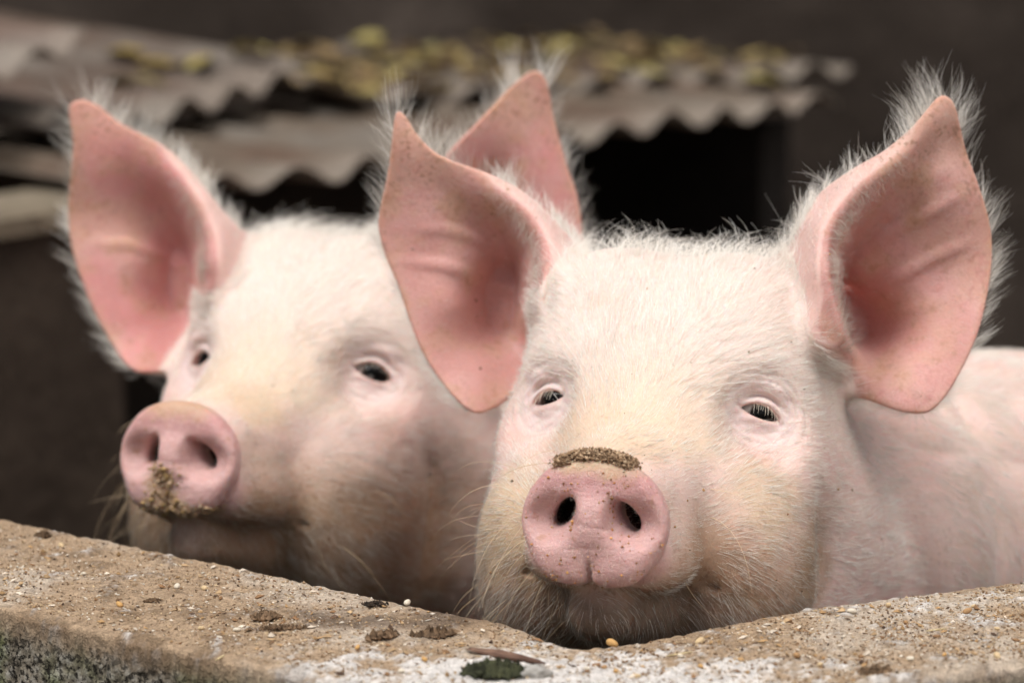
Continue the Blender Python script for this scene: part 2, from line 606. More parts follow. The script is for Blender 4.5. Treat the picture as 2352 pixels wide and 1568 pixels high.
def head_sdf(Q, op, wr=False):
    """head in its own frame: nose to -y, up +z, symmetric in x (cm)"""
    x, y, z = Q[:, 0], Q[:, 1], Q[:, 2]
    A = Q.copy()
    A[:, 0] = np.sqrt(x * x + 0.02)
    ax = A[:, 0]
    d = ell(Q, (0, 19.5, 5.0), (8.3, 7.8, 8.7))
    d = smin(d, ell(A, (3.9, 19.3, 8.4), (4.6, 5.2, 5.6)), 2.0)
    d = smin(d, ell(Q, (0, 15.2, 4.2), (7.0, 6.0, 6.0)), 3.0)
    d = smin(d, ell(A, (4.4, 15.4, 6.3), (2.9, 2.9, 2.9)), 2.4)
    sn = cone(Q * np.array([0.97, 1, 1.03], np.float32), (0, 2.2, -0.1), (0, 11.5, 1.0), 3.05, 5.2)
    d = smin(d, sn, 2.5)
    d = smin(d, ell(A, (2.2, 5.0, -1.7), (2.3, 4.2, 2.1)), 1.2)
    d = smin(d, ell(A, (6.2, 15.5, 2.0), (3.1, 4.2, 3.6)), 2.2)
    back = smin(ell(A, (6.1, 21.8, -1.5), (4.9, 6.4, 8.2)), ell(A, (4.2, 20.5, -6.0), (5.5, 7.0, 5.2)), 2)
    d = smin(d, back, 2.2)
    chk = ell(A, (4.5, 12.6, -1.9), (4.6, 6.0, 5.1))
    chk = smin(chk, ell(A, (4.6, 13.2, -4.6), (4.4, 5.4, 4.6)), 1.5)
    d = smin(d, chk, 1.5)
    cf = chain(A, [((8.6, 14.2, 1.2), 0.0), ((9.2, 15.4, -1.0), 0.0), ((9.2, 15.8, -4.0), 0.0), ((8.4, 15.8, -7.5), 0.0)])
    d = d + 0.24 * np.exp(-(cf / 0.9) ** 2)
    mf = chain(A, [((2.7, 3.0, -3.85), 0.0), ((4.5, 6.2, -3.6), -0.02), ((6.0, 8.6, -3.25), -0.15), ((6.8, 10.0, -2.9), -0.7)])
    d = d + 0.25 * np.exp(-(mf / 0.26) ** 2)
    jaw = cone(Q * np.array([0.9, 1, 1], np.float32), (0, 3.5, -4.75), (0, 12.5, -4.6), 1.55, 4.2)
    d = smin(d, jaw, 1.0)
    # snout disc
    e = np.sqrt((x / 3.78) ** 2 + (np.where(z > 0, z / 3.32, z / 3.15)) ** 2 + 1e-6)
    o = (e - 1) * 3.3
    yf = 0.10 * np.cos(np.clip(e, 0, 1) * 1.5)
    slab = np.abs(y - 0.75 + yf) - 0.75
    r = 0.55
    dd = np.sqrt(np.maximum(o + r, 0) ** 2 + np.maximum(slab + r, 0) ** 2) + np.minimum(np.maximum(o + r, slab + r), 0) - r
    dd = smin(dd, ell(A, (1.3, 0.35, -1.75), (1.5, 0.82, 1.25)), 0.8)
    dd = smin(dd, ell(Q, (0, 0.30, 1.9), (2.6, 0.62, 1.1)), 0.5)
    d = smin(d, dd, 0.35)
    # nostrils
    d = smax(d, -ell(A, (2.15, -0.45, 0.08), (1.3, 1.25, 0.95)), 0.7)
    A2 = A.copy()
    A2[:, 0] = (ax + 0.12 + 0.38 * (z - 0.30)) * 1.25
    A2[:, 2] = z * 0.78
    d = smax(d, -cone(A2, (2.0, -0.6, 0.27), (2.85, 4.2, 0.45), 0.66, 0.52), 0.42)
    # philtrum and mouth
    gz = sstep(-1.7, -2.5, z)
    d = d + 0.42 * np.exp(-(x / 0.15) ** 2) * gz * sstep(1.9, 1.2, y) * sstep(-4.0, -3.6, z)
    d = smax(d, -ell(A, (0.0, 0.4, -3.45), (0.42, 1.1, 0.5)), 0.3)
    d = smax(d, -chain(A, [(np.array(p), r * 1.2) for p, r in MOUTH]), 0.3)
    # wrinkles on the disc and folds on the face
    d = d + 0.05 * np.exp(-((z + 0.15 + 0.10 * np.sin(x * 2)) / 0.10) ** 2) * sstep(1.3, .8, ax) * sstep(1, .3, y)
    d = d + 0.012 * (noise(Q * np.array([0.9, 1.0, 2.6], np.float32)) + 0.6 * noise(Q * 3.1)).astype(np.float32) * sstep(1.2, .6, y) if wr else d
    d = d + 0.03 * np.exp(-((z + 1.25 - 0.10 * x) / 0.10) ** 2) * sstep(1.6, .9, ax) * sstep(1, .3, y)
    fold = chain(A, [((4.1, 11.6, 4.3), 0.0), ((6.2, 11.4, 2.6), 0.0), ((8.0, 12.4, 1.2), 0.0)])
    d = d + 0.22 * np.exp(-(fold / 0.5) ** 2) - 0.10 * np.exp(-((fold - 1.0) / 0.6) ** 2) * sstep(3.4, 1.0, z)
    # eyes
    E = EYE.astype(np.float32)
    p = A - E
    near = (p[:, 0] ** 2 + p[:, 1] ** 2 + p[:, 2] ** 2) < 30
    if near.any():
        pn = p[near]
        dn = d[near]
        u = pn @ EYE_U.astype(np.float32)
        v = pn @ EYE_V.astype(np.float32)
        w = pn @ EYE_W.astype(np.float32)
        rr = np.sqrt((pn * pn).sum(1))
        Pq = np.stack([u, v, w], 1)
        dn = smax(dn, -ell(Pq, (0, -0.2, 2.75), (2.4, 2.0, 1.6)), 1.5)
        dn = smin(dn, rr - 1.46, 0.5)
        dn = smin(dn, ell(Pq, (0.15, 1.42, 0.70), (1.5, 0.68, 0.80)), 0.3)       # puffy upper lid
        dn = smin(dn, ell(Pq, (0.1, -1.45, 0.45), (1.5, 0.6, 0.6)), 0.6)
        vu, vl = lid_edges(u, op)
        cr = vu + 0.46 + 0.03 * u
        win = sstep(1.45, 0.7, np.abs(u)) * sstep(0.2, 0.7, w)
        dn = dn + 0.20 * np.exp(-((v - cr) / 0.15) ** 2) * win
        wrk = noise(np.stack([u * 0.7, v * 2.8 + 0.5 * u * u, w * 0.5], 1)).astype(np.float32)
        dn = dn + 0.085 * wrk * sstep(3.2, 1.7, rr)
        dn = dn + 0.05 * np.exp(-((v + 1.0 - 0.2 * u * u) / 0.16) ** 2) * sstep(1.3, 0.5, np.abs(u)) * sstep(0.0, 0.5, w)
        # groove running from the inner corner
        dn = dn + 0.14 * np.exp(-(((v + 0.12 + 0.45 * (u + 1.1)) / 0.16) ** 2)) * sstep(-1.75, -1.3, u) * sstep(-0.9, -1.1, u)
        lens = np.maximum(v - vu, vl - v)
        opening = np.maximum(np.maximum(np.maximum(lens, np.abs(u) - 1.1), -w + 0.2), 1.0 - rr)
        dn = smax(dn, -opening, 0.16)
        d[near] = dn
    return d


def make_pig(spec):
    sn = spec['snout']
    S = spec['scale']
    R = rot_head(*[math.radians(a) for a in spec['pose']]).astype(np.float32)
    ears = [Ear(e['outline'], e['depth'], sn, e['d0'], e.get('ribs', []), e.get('lines', [])) for e in spec['ears']]
    down = np.array([0, math.sin(PITCH), -math.cos(PITCH)])
    hq = lambda q: R @ (np.array(q, np.float32) * S)
    body = spec['body']

    def f_head(P):
        return head_sdf((P @ R) / S, spec['open']) * S

    nk0 = hq((0, 22, -1.5))
    nk1 = np.array(body[0][0])

    def f(P):
        P = np.asarray(P, np.float32)
        d = np.full(len(P), 99., np.float32)
        hc_ = hq((0, 13, 2))
        hd = np.sqrt((P[:, 0] - hc_[0]) ** 2 + (P[:, 1] - hc_[1]) ** 2 + (P[:, 2] - hc_[2]) ** 2)
        n = hd < 26
        if n.any():
            d[n] = f_head(P[n])
        d[~n] = hd[~n] - 20
        nk = cone(P, nk0, nk1, 9.6 * S, body[0][1])
        for (a, ra), (b, rb) in zip(body[:-1], body[1:]):
            nk = smin(nk, cone(P, a, b, ra, rb), 5.0)
        gp = P[:, 1] > 30
        if gp.any():
            lg = np.full(len(P), 99., np.float32)
            for lgp in spec['legs']:
                lg[gp] = np.minimum(lg[gp], chain(P[gp], lgp))
            nk = smin(nk, lg, 4.0)
        d = smin(d, nk, 1.6)
        for fo in spec.get('folds', []):
            q = cone(P, fo[0], fo[1], 0.0, 0.0)
            d = d + fo[2] * np.exp(-(q / fo[3]) ** 2)
        for er in ears:
            d = smin(d, er.sdf(P), 1.7)
        return d

    b = spec['box']
    xs = stretch(b[0][0], b[0][1], b[0][2], b[0][3], HFINE)
    ys = stretch(b[1][0], b[1][1], b[1][2], b[1][3], HFINE)
    zs = stretch(b[2][0], b[2][1], b[2][2], b[2][3], HFINE)
    V, F = surface_nets(f, xs, ys, zs)
    V = V.astype(np.float32)
    print("nets", len(V), round(time.time() - T0, 1))
    g = grad(f, V)
    gl = np.sqrt((g * g).sum(1)) + 1e-6
    for _ in range(2):
        V = V - g / gl[:, None] * np.clip(f(V) / gl, -0.12, 0.12)[:, None] * 0.9
    N = g / (np.sqrt((g * g).sum(1)) + 1e-6)[:, None]
    Q = (V @ R) / S
    print("pig verts", len(V), "faces", len(F), "t", round(time.time() - T0, 1))

    # ---- uneven flesh, eye wrinkles and neck creases
    V0 = V.copy()
    pe0 = np.stack([np.abs(Q[:, 0]), Q[:, 1], Q[:, 2]], 1) - EYE
    re0 = np.sqrt((pe0 ** 2).sum(1))
    sd = spec['seed']
    hm = (f_head(V) < 0.6) * sstep(1.8, 3.5, Q[:, 1])
    wig = 0.10 * noise(Q * 0.33 + sd) + 0.05 * noise(Q * 0.8 + sd)
    ue, ve = pe0 @ EYE_U, pe0 @ EYE_V
    rad = np.sqrt(ue ** 2 + (1.25 * ve) ** 2)
    rid = 1 - 2 * np.abs(noise(np.stack([rad * 1.9, ue * 0.35 + 7 * (Q[:, 0] > 0), ve * 0.35 + sd], 1)))
    wig = wig - 0.09 * np.clip(rid, 0, 1) ** 3 * sstep(1.25, 1.7, rad) * sstep(4.0, 2.2, rad)
    nkm = sstep(22, 27, Q[:, 1])
    rid2 = 1 - 2 * np.abs(noise(np.stack([V[:, 0] * 0.16 + sd, V[:, 1] * 0.16, V[:, 2] * 0.05], 1)))
    V = V + N * ((wig * hm - 0.45 * np.clip(rid2, 0, 1) ** 2 * nkm * (V[:, 1] < 60))[:, None]).astype(np.float32)
    W = cw((V * 0.01 + np.array(sn)).astype(float))
    # ---- regions (all in the animal's own frame)
    x, y, z = Q[:, 0], Q[:, 1], Q[:, 2]
    ax = np.abs(x)
    NQ = N @ R
    hd = f_head(V)
    eard = np.full(len(V), 9., np.float32)
    earo = np.full(len(V), 9., np.float32)
    eari = np.zeros(len(V), np.float32)
    eid = np.full(len(V), -1)
    edir = np.zeros((len(V), 3), np.float32)
    for k, er in enumerate(ears):
        dk = er.sdf(V)
        o = er.look(er.o, V[:, 0], V[:, 2])
        gx = er.look(er.gx, V[:, 0], V[:, 2])
        gz = er.look(er.gz, V[:, 0], V[:, 2])
        fr = (-N[:, 1] * 1 + N[:, 0] * gx + N[:, 2] * gz)
        side = er.base + er.look(er.H, V[:, 0], V[:, 2]) - V[:, 1]     # >0: on the inside (towards the opening)
        m = (dk < 0.15) & (hd > 0.35)
        eid[m] = k
        eard[m] = dk[m]
        earo[m] = o[m]
        ox, oz = er.look(er.ox, V[:, 0], V[:, 2]), er.look(er.oz, V[:, 0], V[:, 2])
        nn = np.sqrt(ox * ox + oz * oz) + 1e-6
        roll = sstep(0.15, 0.6, (gx * ox + gz * oz) / nn) * sstep(-3.4, -2.2, o)
        eari[m] = (sstep(-0.02, 0.12, side) * (1 - roll))[m]
        edir[m] = np.stack([ox / nn, np.full(len(V), 0.0), oz / nn], 1)[m]
    on_ear = eid >= 0
    n1 = fbm(V * 0.16 + spec['seed'], 4)
    n2 = fbm(V * 0.55 + spec['seed'] * 2, 3)
    n3 = fbm(V * 1.9 + spec['seed'] * 3, 3)
    snm = sstep(2.0, 1.15, y) * sstep(4.6, 4.0, ax)
    snm = snm * sstep(-3.75, -3.45, z)
    col = np.tile(np.array([0.72, 0.53, 0.475]), (len(V), 1))
    # pinker, thin-haired places and pale crown
    col = mixc(col, (0.72, 0.42, 0.38), sstep(-0.1, 0.6, n1) * 0.5)
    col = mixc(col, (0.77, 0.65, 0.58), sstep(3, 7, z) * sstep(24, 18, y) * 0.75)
    # muzzle and cheeks stained tan by feed and mud, plus painted shade on cheek and neck
    stain_shade = sstep(3.5, -4.0, z + 1.6 * n1) * sstep(spec.get('stain_shade_y', 17.5), spec.get('stain_shade_y', 17.5) - 6.5, y + 2 * n2) * sstep(1.0, 3.0, y)
    stain_shade = stain_shade * spec.get('stain_shade', 1.0)
    stain_shade = np.clip(stain_shade * 0.8 + 0.5 * sstep(0.1, .6, n1) * sstep(7, 3, z) * sstep(14, 10, y) * sstep(1, 3, y), 0, 1)
    col = mixc(col, (0.42, 0.275, 0.17), stain_shade * 0.9)
    col = mixc(col, (0.72, 0.56, 0.40), sstep(1.5, 4, y) * sstep(12.5, 8, y) * sstep(2.0, 4, z) * 0.75)
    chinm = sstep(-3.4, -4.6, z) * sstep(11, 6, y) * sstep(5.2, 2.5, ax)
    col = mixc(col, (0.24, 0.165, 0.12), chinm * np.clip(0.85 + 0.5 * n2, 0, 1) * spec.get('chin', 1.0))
    col = mixc(col, (0.30, 0.15, 0.11), sstep(0.55, 0.1, chain(np.stack([ax, y, z], 1), [(np.array(p), r) for p, r in MOUTH])) * 0.8 * sstep(9, 6, y))
    # snout
    c_sn = np.tile(np.array([0.62, 0.395, 0.375]), (len(V), 1))
    c_sn = mixc(c_sn, (0.60, 0.29, 0.29), sstep(0.5, 2.2, z) * sstep(3.4, 2.8, z) * (0.5 + 0.4 * n2).clip(0, 1))
    c_sn = mixc(c_sn, (0.70, 0.46, 0.44), sstep(0.0, 0.6, n2) * 0.6)
    c_sn = mixc(c_sn, (0.56, 0.38, 0.24), sstep(1.9, 2.9, z + 0.3 * n3) * sstep(2.8, 1.2, ax) * 0.8)
    c_sn = mixc(c_sn, (0.50, 0.36, 0.22), sstep(0.35, 0.9, spec.get('smear', 0.0) * np.exp(-((x + 0.3 + 0.3 * (z + 1.6)) / 1.3) ** 2) * sstep(0.0, -1.2, z) + 0.35 * n3 + spec.get('smear', 0.0) * 0.7 * sstep(-2.0, -2.8, z)) * 0.75)
    c_sn = mixc(c_sn, (0.42, 0.22, 0.12), sstep(0.55, 0.75, n3 + 0.3 * n2) * 0.5)
    nos = np.sqrt(((ax - 1.63) / 0.85) ** 2 + ((z - 0.23) / 1.05) ** 2)
    c_sn = mixc(c_sn, (0.20, 0.09, 0.08), sstep(0.9, 2.0, y) * sstep(1.5, 0.9, nos))  # darkness of the hole painted into the colour with depth
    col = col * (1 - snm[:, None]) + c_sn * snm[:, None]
    deepn = (nos < 1.5) & (y > 1.9) & (y < 6) & (z > -1.2) & (z < 1.9) & (ax < 3.1) & (f_head(V - N * 0.0) > -0.5) & (np.sqrt(x * x + z * z) < 2.9)
    col[deepn] = (0.10, 0.04, 0.035)  # deepest part of the hole painted darker still
    # ears
    c_in = np.tile(np.array(spec.get('ear_pink', (0.64, 0.335, 0.30))), (len(V), 1))
    c_in = mixc(c_in, (0.69, 0.41, 0.38), sstep(-0.3, 0.4, n1) * 0.7)
    c_in = mixc(c_in, (0.60, 0.36, 0.24), (sstep(0.0, 0.6, n2) * 0.35 + sstep(-0.6, -0.1, earo) * 0.25 + 0.35 * sstep(0.0, 0.5, n1)).clip(0, 1))
    c_in = mixc(c_in, (0.42, 0.22, 0.12), sstep(0.55, 0.8, n3 + 0.5 * n2) * 0.35)
    vn = noise(V * np.array([0.42, 0.42, 0.42]) + 3.1 + 0.8 * n2[:, None])
    c_in = mixc(c_in, (0.52, 0.19, 0.18), np.exp(-(vn / 0.035) ** 2) * 0.35 * sstep(-0.5, 0.2, n1))
    c_out = np.tile(np.array([0.74, 0.50, 0.45]), (len(V), 1))
    c_er = c_out * (1 - eari[:, None]) + c_in * eari[:, None]
    em = on_ear.astype(float) * sstep(0.35, 1.1, hd)
    col = col * (1 - em[:, None]) + c_er * em[:, None]
    tip_m = np.zeros(len(V))
    for k, er in enumerate(ears):
        tp = er.O[np.argmax(er.O[:, 1])]
        dd_ = np.sqrt((V[:, 0] - tp[0]) ** 2 + (V[:, 2] - tp[1]) ** 2)
        tip_m = np.maximum(tip_m, (eid == k) * (sstep(5.5, 1.0, dd_ + 1.2 * n2) + 0.6 * sstep(-1.3, -0.2, earo + 0.5 * n2) * sstep(11, 4, dd_)))
    tip_m = np.clip(tip_m, 0, 1)
    col = mixc(col, (0.54, 0.33, 0.23), tip_m * 0.45)
    col = mixc(col, (0.62, 0.46, 0.31), (snm * 0 + sstep(2.2, 2.9, z + .3 * n3) * sstep(4.0, 1.4, y) * sstep(3.2, 1.6, ax)) * 0.7 * spec.get('crust', 0.0))
    for (cx_, r_, cc) in spec.get('patches', []):
        dq = np.sqrt(((Q - np.array(cx_)) ** 2).sum(1)) + 0.8 * n2
        col = mixc(col, cc, sstep(r_, r_ * 0.4, dq) * 0.7)
    # lids: lilac-pink bare skin
    pe = np.stack([ax, y, z], 1) - EYE
    re_ = np.sqrt((pe ** 2).sum(1))
    u_, v_ = pe @ EYE_U, pe @ EYE_V
    lidm = sstep(2.4, 1.3, np.sqrt((u_ / 1.15) ** 2 + (v_ / 1.05) ** 2)) * (hd < 0.3)
    col = mixc(col, (0.80, 0.64, 0.61), lidm * 0.75)
    vu, vl = lid_edges(u_, spec['open'])
    rim = np.exp(-(np.maximum(v_ - vu, vl - v_) / 0.09) ** 2) * (re_ < 1.7) * (np.abs(u_) < 1.15)
    col = mixc(col, (0.50, 0.25, 0.20), rim * 0.6)
    # coarse body dirt
    col = mixc(col, (0.60, 0.44, 0.34), sstep(24, 32, y) * sstep(-0.2, 0.5, n2) * 0.4)
    dirt = np.clip(0.18 + 0.8 * stain_shade + 0.10 * on_ear * sstep(-.1, .5, n1) * 2 + 0.8 * tip_m + 0.3 * sstep(22, 30, y), 0, 1) * (1 - 0.8 * snm) * (1 - 0.7 * lidm)

    base = cw(np.array(sn) + np.array(body[1][0]) * 0.01)
    base[2] = 0.0
    root = bpy.data.objects.new("pig", None)
    root.location = [float(v) for v in base]
    root.empty_display_size = 0.1
    COL.objects.link(root)
    tag(root, spec['label'], 'pig', 'pigs looking over the pen wall')
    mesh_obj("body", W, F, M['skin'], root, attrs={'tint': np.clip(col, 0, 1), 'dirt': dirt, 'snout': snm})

    # ---- eyes and lashes
    def q2w(q):
        return cw((np.asarray(q, float) * S) @ R.T.astype(float) * 0.01 + np.array(sn))
    for s in (-1, 1):
        mir = np.array([s, 1, 1.0])
        nu, nv = 40, 28
        VV, FF = [], []
        for j in range(nv + 1):
            th = math.pi * j / nv
            for i in range(nu):
                ph = 2 * math.pi * i / nu
                d = EYE_W * math.cos(th) + math.sin(th) * (EYE_U * math.cos(ph) + EYE_V * math.sin(ph))
                rr = EYE_R + 0.07 * math.exp(-(th / 0.35) ** 2)
                VV.append((EYE + d * rr) * mir)
        FF = np.array([[j * nu + i, j * nu + (i + 1) % nu, (j + 1) * nu + (i + 1) % nu, (j + 1) * nu + i] for j in range(nv) for i in range(nu)])
        if s < 0:
            FF = FF[:, ::-1]
        VV = np.array(VV)
        gz = np.array(spec['gaze'][0 if s < 0 else 1])
        gd = EYE_W + EYE_U * gz[0] + EYE_V * gz[1]
        gd /= np.linalg.norm(gd)
        ang = np.arccos(np.clip(((VV * mir - EYE) / EYE_R / 1.03) @ gd, -1, 1))
        ec = np.tile(np.array([0.62, 0.60, 0.55]), (len(VV), 1))
        ec = mixc(ec, (0.16, 0.10, 0.08), sstep(0.86, 0.76, ang))
        ec = mixc(ec, (0.012, 0.009, 0.008), sstep(0.78, 0.70, ang))
        ec = mixc(ec, (0.004, 0.004, 0.004), sstep(0.50, 0.44, ang))
        eye_o = mesh_obj("eye", q2w(VV), FF[:, ::-1], M['eye'], root, attrs={'tint': ec})
        # lashes on the upper lid
        strands = []
        nl = spec.get('lashes', 14)
        for k in range(nl):
            u = -0.55 + 1.55 * (k + RNG.uniform(-.45, .45)) / (nl - 1)
            vu = lid_edges(np.array([u]), spec['open'])[0][0]
            rr = 1.43
            w0 = math.sqrt(max(rr * rr - u * u - vu * vu, 0.05))
            p0 = EYE + EYE_U * u + EYE_V * (vu + 0.03) + EYE_W * w0
            L = RNG.uniform(0.38, 0.66) * spec.get('lash_len', 1.0)
            tv = -EYE_V * 0.75 + EYE_W * 0.75 + EYE_U * (0.10 + 0.4 * u * 0.5 + RNG.uniform(-.12, .12))
            pts = []
            for t in np.linspace(0, 1, 6):
                pts.append((p0 + tv * L * t * (1 - 0.25 * t) - EYE_V * L * 0.42 * t * t) * mir)
            strands.append(pts)
        make_hair("eyelashes", np.array([q2w(p) for p in strands]), 0.000085, M['lash'], eye_o, taper=0.4)
    return dict(V=V, F=F, N=N, Q=Q, NQ=NQ, R=R, S=S, W=W, hd=hd, on_ear=on_ear, eari=eari, earo=earo, edir=edir, eid=eid,
                root=root, sn=np.array(sn), snm=snm, lidm=lidm, stain_shade=stain_shade, chinm=chinm, ears=ears, q2w=q2w, spec=spec, f=f)


def make_hair(name, P, radius, mat, parent, taper=0.15, tint=None):
    """P: (strands, points, 3) world positions"""
    n, k, _ = P.shape
    hc = bpy.data.hair_curves.new(name)
    hc.add_curves([k] * n)
    org = np.array(parent.location)
    hc.attributes['position'].data.foreach_set('vector', (P - 0).astype(np.float32).ravel())
    ra = hc.attributes.get('radius') or hc.attributes.new('radius', 'FLOAT', 'POINT')
    prof = 1 - (1 - taper) * np.linspace(0, 1, k) ** 1.5
    rad = np.broadcast_to(np.asarray(radius, float).reshape(-1, 1), (n, 1)) * prof[None]
    ra.data.foreach_set('value', rad.astype(np.float32).ravel())
    if tint is not None:
        at = hc.attributes.new('htint', 'FLOAT', 'CURVE')
        at.data.foreach_set('value', np.asarray(tint, np.float32))
    hc.materials.append(mat)
    o = bpy.data.objects.new(name, hc)
    link(o, parent)
    return o


M = {}
M['skin'] = skin_material()
m = NT("eye_ball")
M['eye'] = m.out(m.attr("tint").outputs["Color"], 0.05, Specular_IOR_Level=0.14)
M['hair'] = hair_material("pig_hair", (0.84, 0.78, 0.68), (0.95, 0.93, 0.89))
M['lash'] = hair_material("pig_eyelash", (0.80, 0.68, 0.50), (0.92, 0.86, 0.74))
M['whisker'] = hair_material("pig_whisker", (0.55, 0.36, 0.19), (0.80, 0.64, 0.44))

def attr_mat(name, rough=0.9, fine=700, bump=0.5, dist=0.0015, spec=0.2, var=0.5):
    m = NT(name)
    c = m.attr("tint").outputs["Color"]
    f1 = m.noise(fine, 4, 0.65)
    f2 = m.noise(fine * 0.22, 3, 0.6)
    c = m.mix(var, c, m.ramp(f1, [(0.28, 0.35), (0.5, 0.9), (0.75, 1.25)]), 'MULTIPLY')
    c = m.mix(var * 0.7, c, m.ramp(f2, [(0.3, 0.6), (0.7, 1.2)]), 'MULTIPLY')
    n = m.bump(f1, bump, dist)
    n = m.bump(f2, bump * 0.8, dist * 3, n)
    return m.out(c, rough, n, Specular_IOR_Level=spec)


m = NT("old_concrete")
c = m.attr("tint").outputs["Color"]
f1, f2 = m.noise(900, 4, 0.65), m.noise(230, 4, 0.65)
pit = m.n("ShaderNodeMath", operation='MULTIPLY')
m.l(m.ramp(m.noise(330, 4, 0.7), [(0.40, 1.0), (0.50, 0.0)]), pit.inputs[0])
m.l(m.attr("pit").outputs["Fac"], pit.inputs[1])
c = m.mix(0.6, c, m.ramp(f1, [(0.28, 0.3), (0.5, 0.9), (0.75, 1.3)]), 'MULTIPLY')
c = m.mix(0.5, c, m.ramp(f2, [(0.3, 0.55), (0.7, 1.25)]), 'MULTIPLY')
c = m.mix(pit.outputs[0], c, (0.018, 0.015, 0.011))
inv = m.n("ShaderNodeMath", operation='MULTIPLY')
inv.inputs[1].default_value = -1.0
m.l(pit.outputs[0], inv.inputs[0])
nrm = m.bump(f1, 0.6, 0.0014)
nrm = m.bump(f2, 0.5, 0.004, nrm)
nrm = m.bump(inv.outputs[0], 0.8, 0.004, nrm)
M['concrete'] = m.out(c, 0.92, nrm, Specular_IOR_Level=0.2)
M['crumb'] = attr_mat("feed_crumb", 0.85, 1500, 0.2, 0.0005, 0.25, 0.35)
M['mud'] = simple_mat("pen_mud", (0.035, 0.026, 0.018), (0.075, 0.055, 0.04), 6, 0.8, 0.5, 0.02)
M['darkwall'] = attr_mat("dark_weathered_wall", 0.9, 60, 0.5, 0.01)
M['sheet'] = attr_mat("weathered_sheet_metal", 0.6, 90, 0.25, 0.002, 0.35)
M['leaf'] = attr_mat("fallen_leaf", 0.6, 300, 0.2, 0.001, 0.3)

# ------------------------------------------------------------------ ground
gv = np.array([[-150, -150, 0], [150, -150, 0], [150, 150, 0], [-150, 150, 0]], float)
tag(mesh_obj("ground", gv, [(0, 1, 2, 3)], M['mud'], smooth=False, origin=(0, 0, 0)), kind='structure')

# ------------------------------------------------------------------ pen wall with its worn corner
WZ = 0.62


def on_top(px, py):
    return px_on_z(px, py, WZ)[:2]


def resample(P, n):
    P = np.asarray(P, float)
    s = np.concatenate([[0], np.cumsum(np.sqrt(((P[1:] - P[:-1]) ** 2).sum(1)))])
    return s, P


back_px = [(0, 1178), (300, 1238), (700, 1322), (1000, 1388), (1150, 1412), (1225, 1434), (1262, 1456), (1310, 1468), (1400, 1466), (1500, 1452), (1560, 1441), (1700, 1412), (1850, 1386), (2100, 1354), (2352, 1320)]
bk = np.array([on_top(*p) for p in back_px])
fl0, fl1 = on_top(0, 1395), on_top(760, 1566)
fr0, fr1 = on_top(2050, 1568), on_top(2352, 1526)
dl, dr = fl1 - fl0, fr1 - fr0
tt = np.linalg.solve(np.stack([dl, -dr], 1), fr0 - fl0)
corner = fl0 + dl * tt[0]
dl /= np.linalg.norm(dl)
dr /= np.linalg.norm(dr)
ext = 1.0
bk = np.concatenate([[bk[0] - dl * ext], [bk[0] - dl * .12], bk, [bk[-1] + dr * .12], [bk[-1] + dr * ext]])
cseg = 9            # index in bk of the inner corner
fr_pts = np.array([fl0 - dl * ext, corner, fr1 + dr * ext])


def along(P, n):
    s, P = resample(P, 0)
    t = np.linspace(0, s[-1], n)
    return np.stack([np.interp(t, s, P[:, 0]), np.interp(t, s, P[:, 1])], 1)


def dense(P, ends):
    """sample with 2 mm steps in view and coarse steps outside"""
    s, P = resample(P, 0)
    return s, P


def ruled(Pb, Pf, n, fine):
    # fine: parameter spacing denser towards the corner end
    sb, Pb = resample(Pb, 0)
    sf, Pf = resample(Pf, 0)
    u = np.concatenate([np.linspace(0, 1 - fine, 30, endpoint=False), np.linspace(1 - fine, 1, n)])
    B = np.stack([np.interp(u * sb[-1], sb, Pb[:, k]) for k in (0, 1)], 1)
    Fp = np.stack([np.interp(u * sf[-1], sf, Pf[:, k]) for k in (0, 1)], 1)
    return B, Fp


Bl, Fl = ruled(bk[:cseg + 1], np.array([fl0 - dl * ext, fl0, corner]), 300, 0.36)
Br, Fr = ruled(bk[cseg:][::-1], np.array([fr1 + dr * ext, fr1, corner]), 300, 0.30)
Bk = np.concatenate([Bl, Br[::-1][1:]])
Fk = np.concatenate([Fl, Fr[::-1][1:]])
prof = []           # (across 0 back .. 1 front, inward offset m, z offset m, zone)
for dz in (-0.62, -0.3, -0.15, -0.08, -0.05, -0.035, -0.022, -0.014):
    prof.append((0.0, 0.0, dz))
for k in range(1, 6):
    a = k / 6 * math.pi / 2
    prof.append((0.0, 0.011 * (1 - math.cos(a)), -0.012 * (1 - math.sin(a))))
for a in np.linspace(0.09, 0.955, 62):
    prof.append((a, 0.0, 0.0))
for k in range(1, 5):
    a = (1 - k / 5) * math.pi / 2
    prof.append((1.0, -0.003 * (1 - math.cos(a)), -0.004 * (1 - math.sin(a))))
for dz in list(-np.linspace(0.009, 0.12, 44)) + [-0.18, -0.3, -0.45, -0.62]:
    prof.append((1.0, 0.0, dz))
rows = []
for a, off, dz in prof:
    ac = (Fk - Bk)
    w = np.linalg.norm(ac, axis=1)[:, None]
    xy = Bk + ac * a + ac / w * off
    rows.append(np.concatenate([xy, np.full((len(xy), 1), WZ + dz)], 1))
G = np.stack(rows, 1)                         # (along, profile, 3)
na, npf = G.shape[:2]
V = G.reshape(-1, 3)
fz = np.repeat(np.array([p[2] for p in prof])[None], na, 0).ravel()
fa = np.repeat(np.array([p[0] for p in prof])[None], na, 0).ravel()
top_w = sstep(-0.02, -0.004, fz)
n_big = fbm(V * 9, 3)
n_mid = fbm(V * 45, 4)
n_fin = fbm(V * 190, 3)
nr = np.zeros_like(V)
acn = (Fk - Bk) / np.linalg.norm(Fk - Bk, axis=1)[:, None]
acv = np.repeat(acn[:, None], npf, 1).reshape(-1, 2)
edge = np.maximum(np.exp(-((fa - 0.0) / 0.06) ** 2), np.exp(-((fa - 1.0) / 0.04) ** 2)) * sstep(-0.05, -0.01, fz)
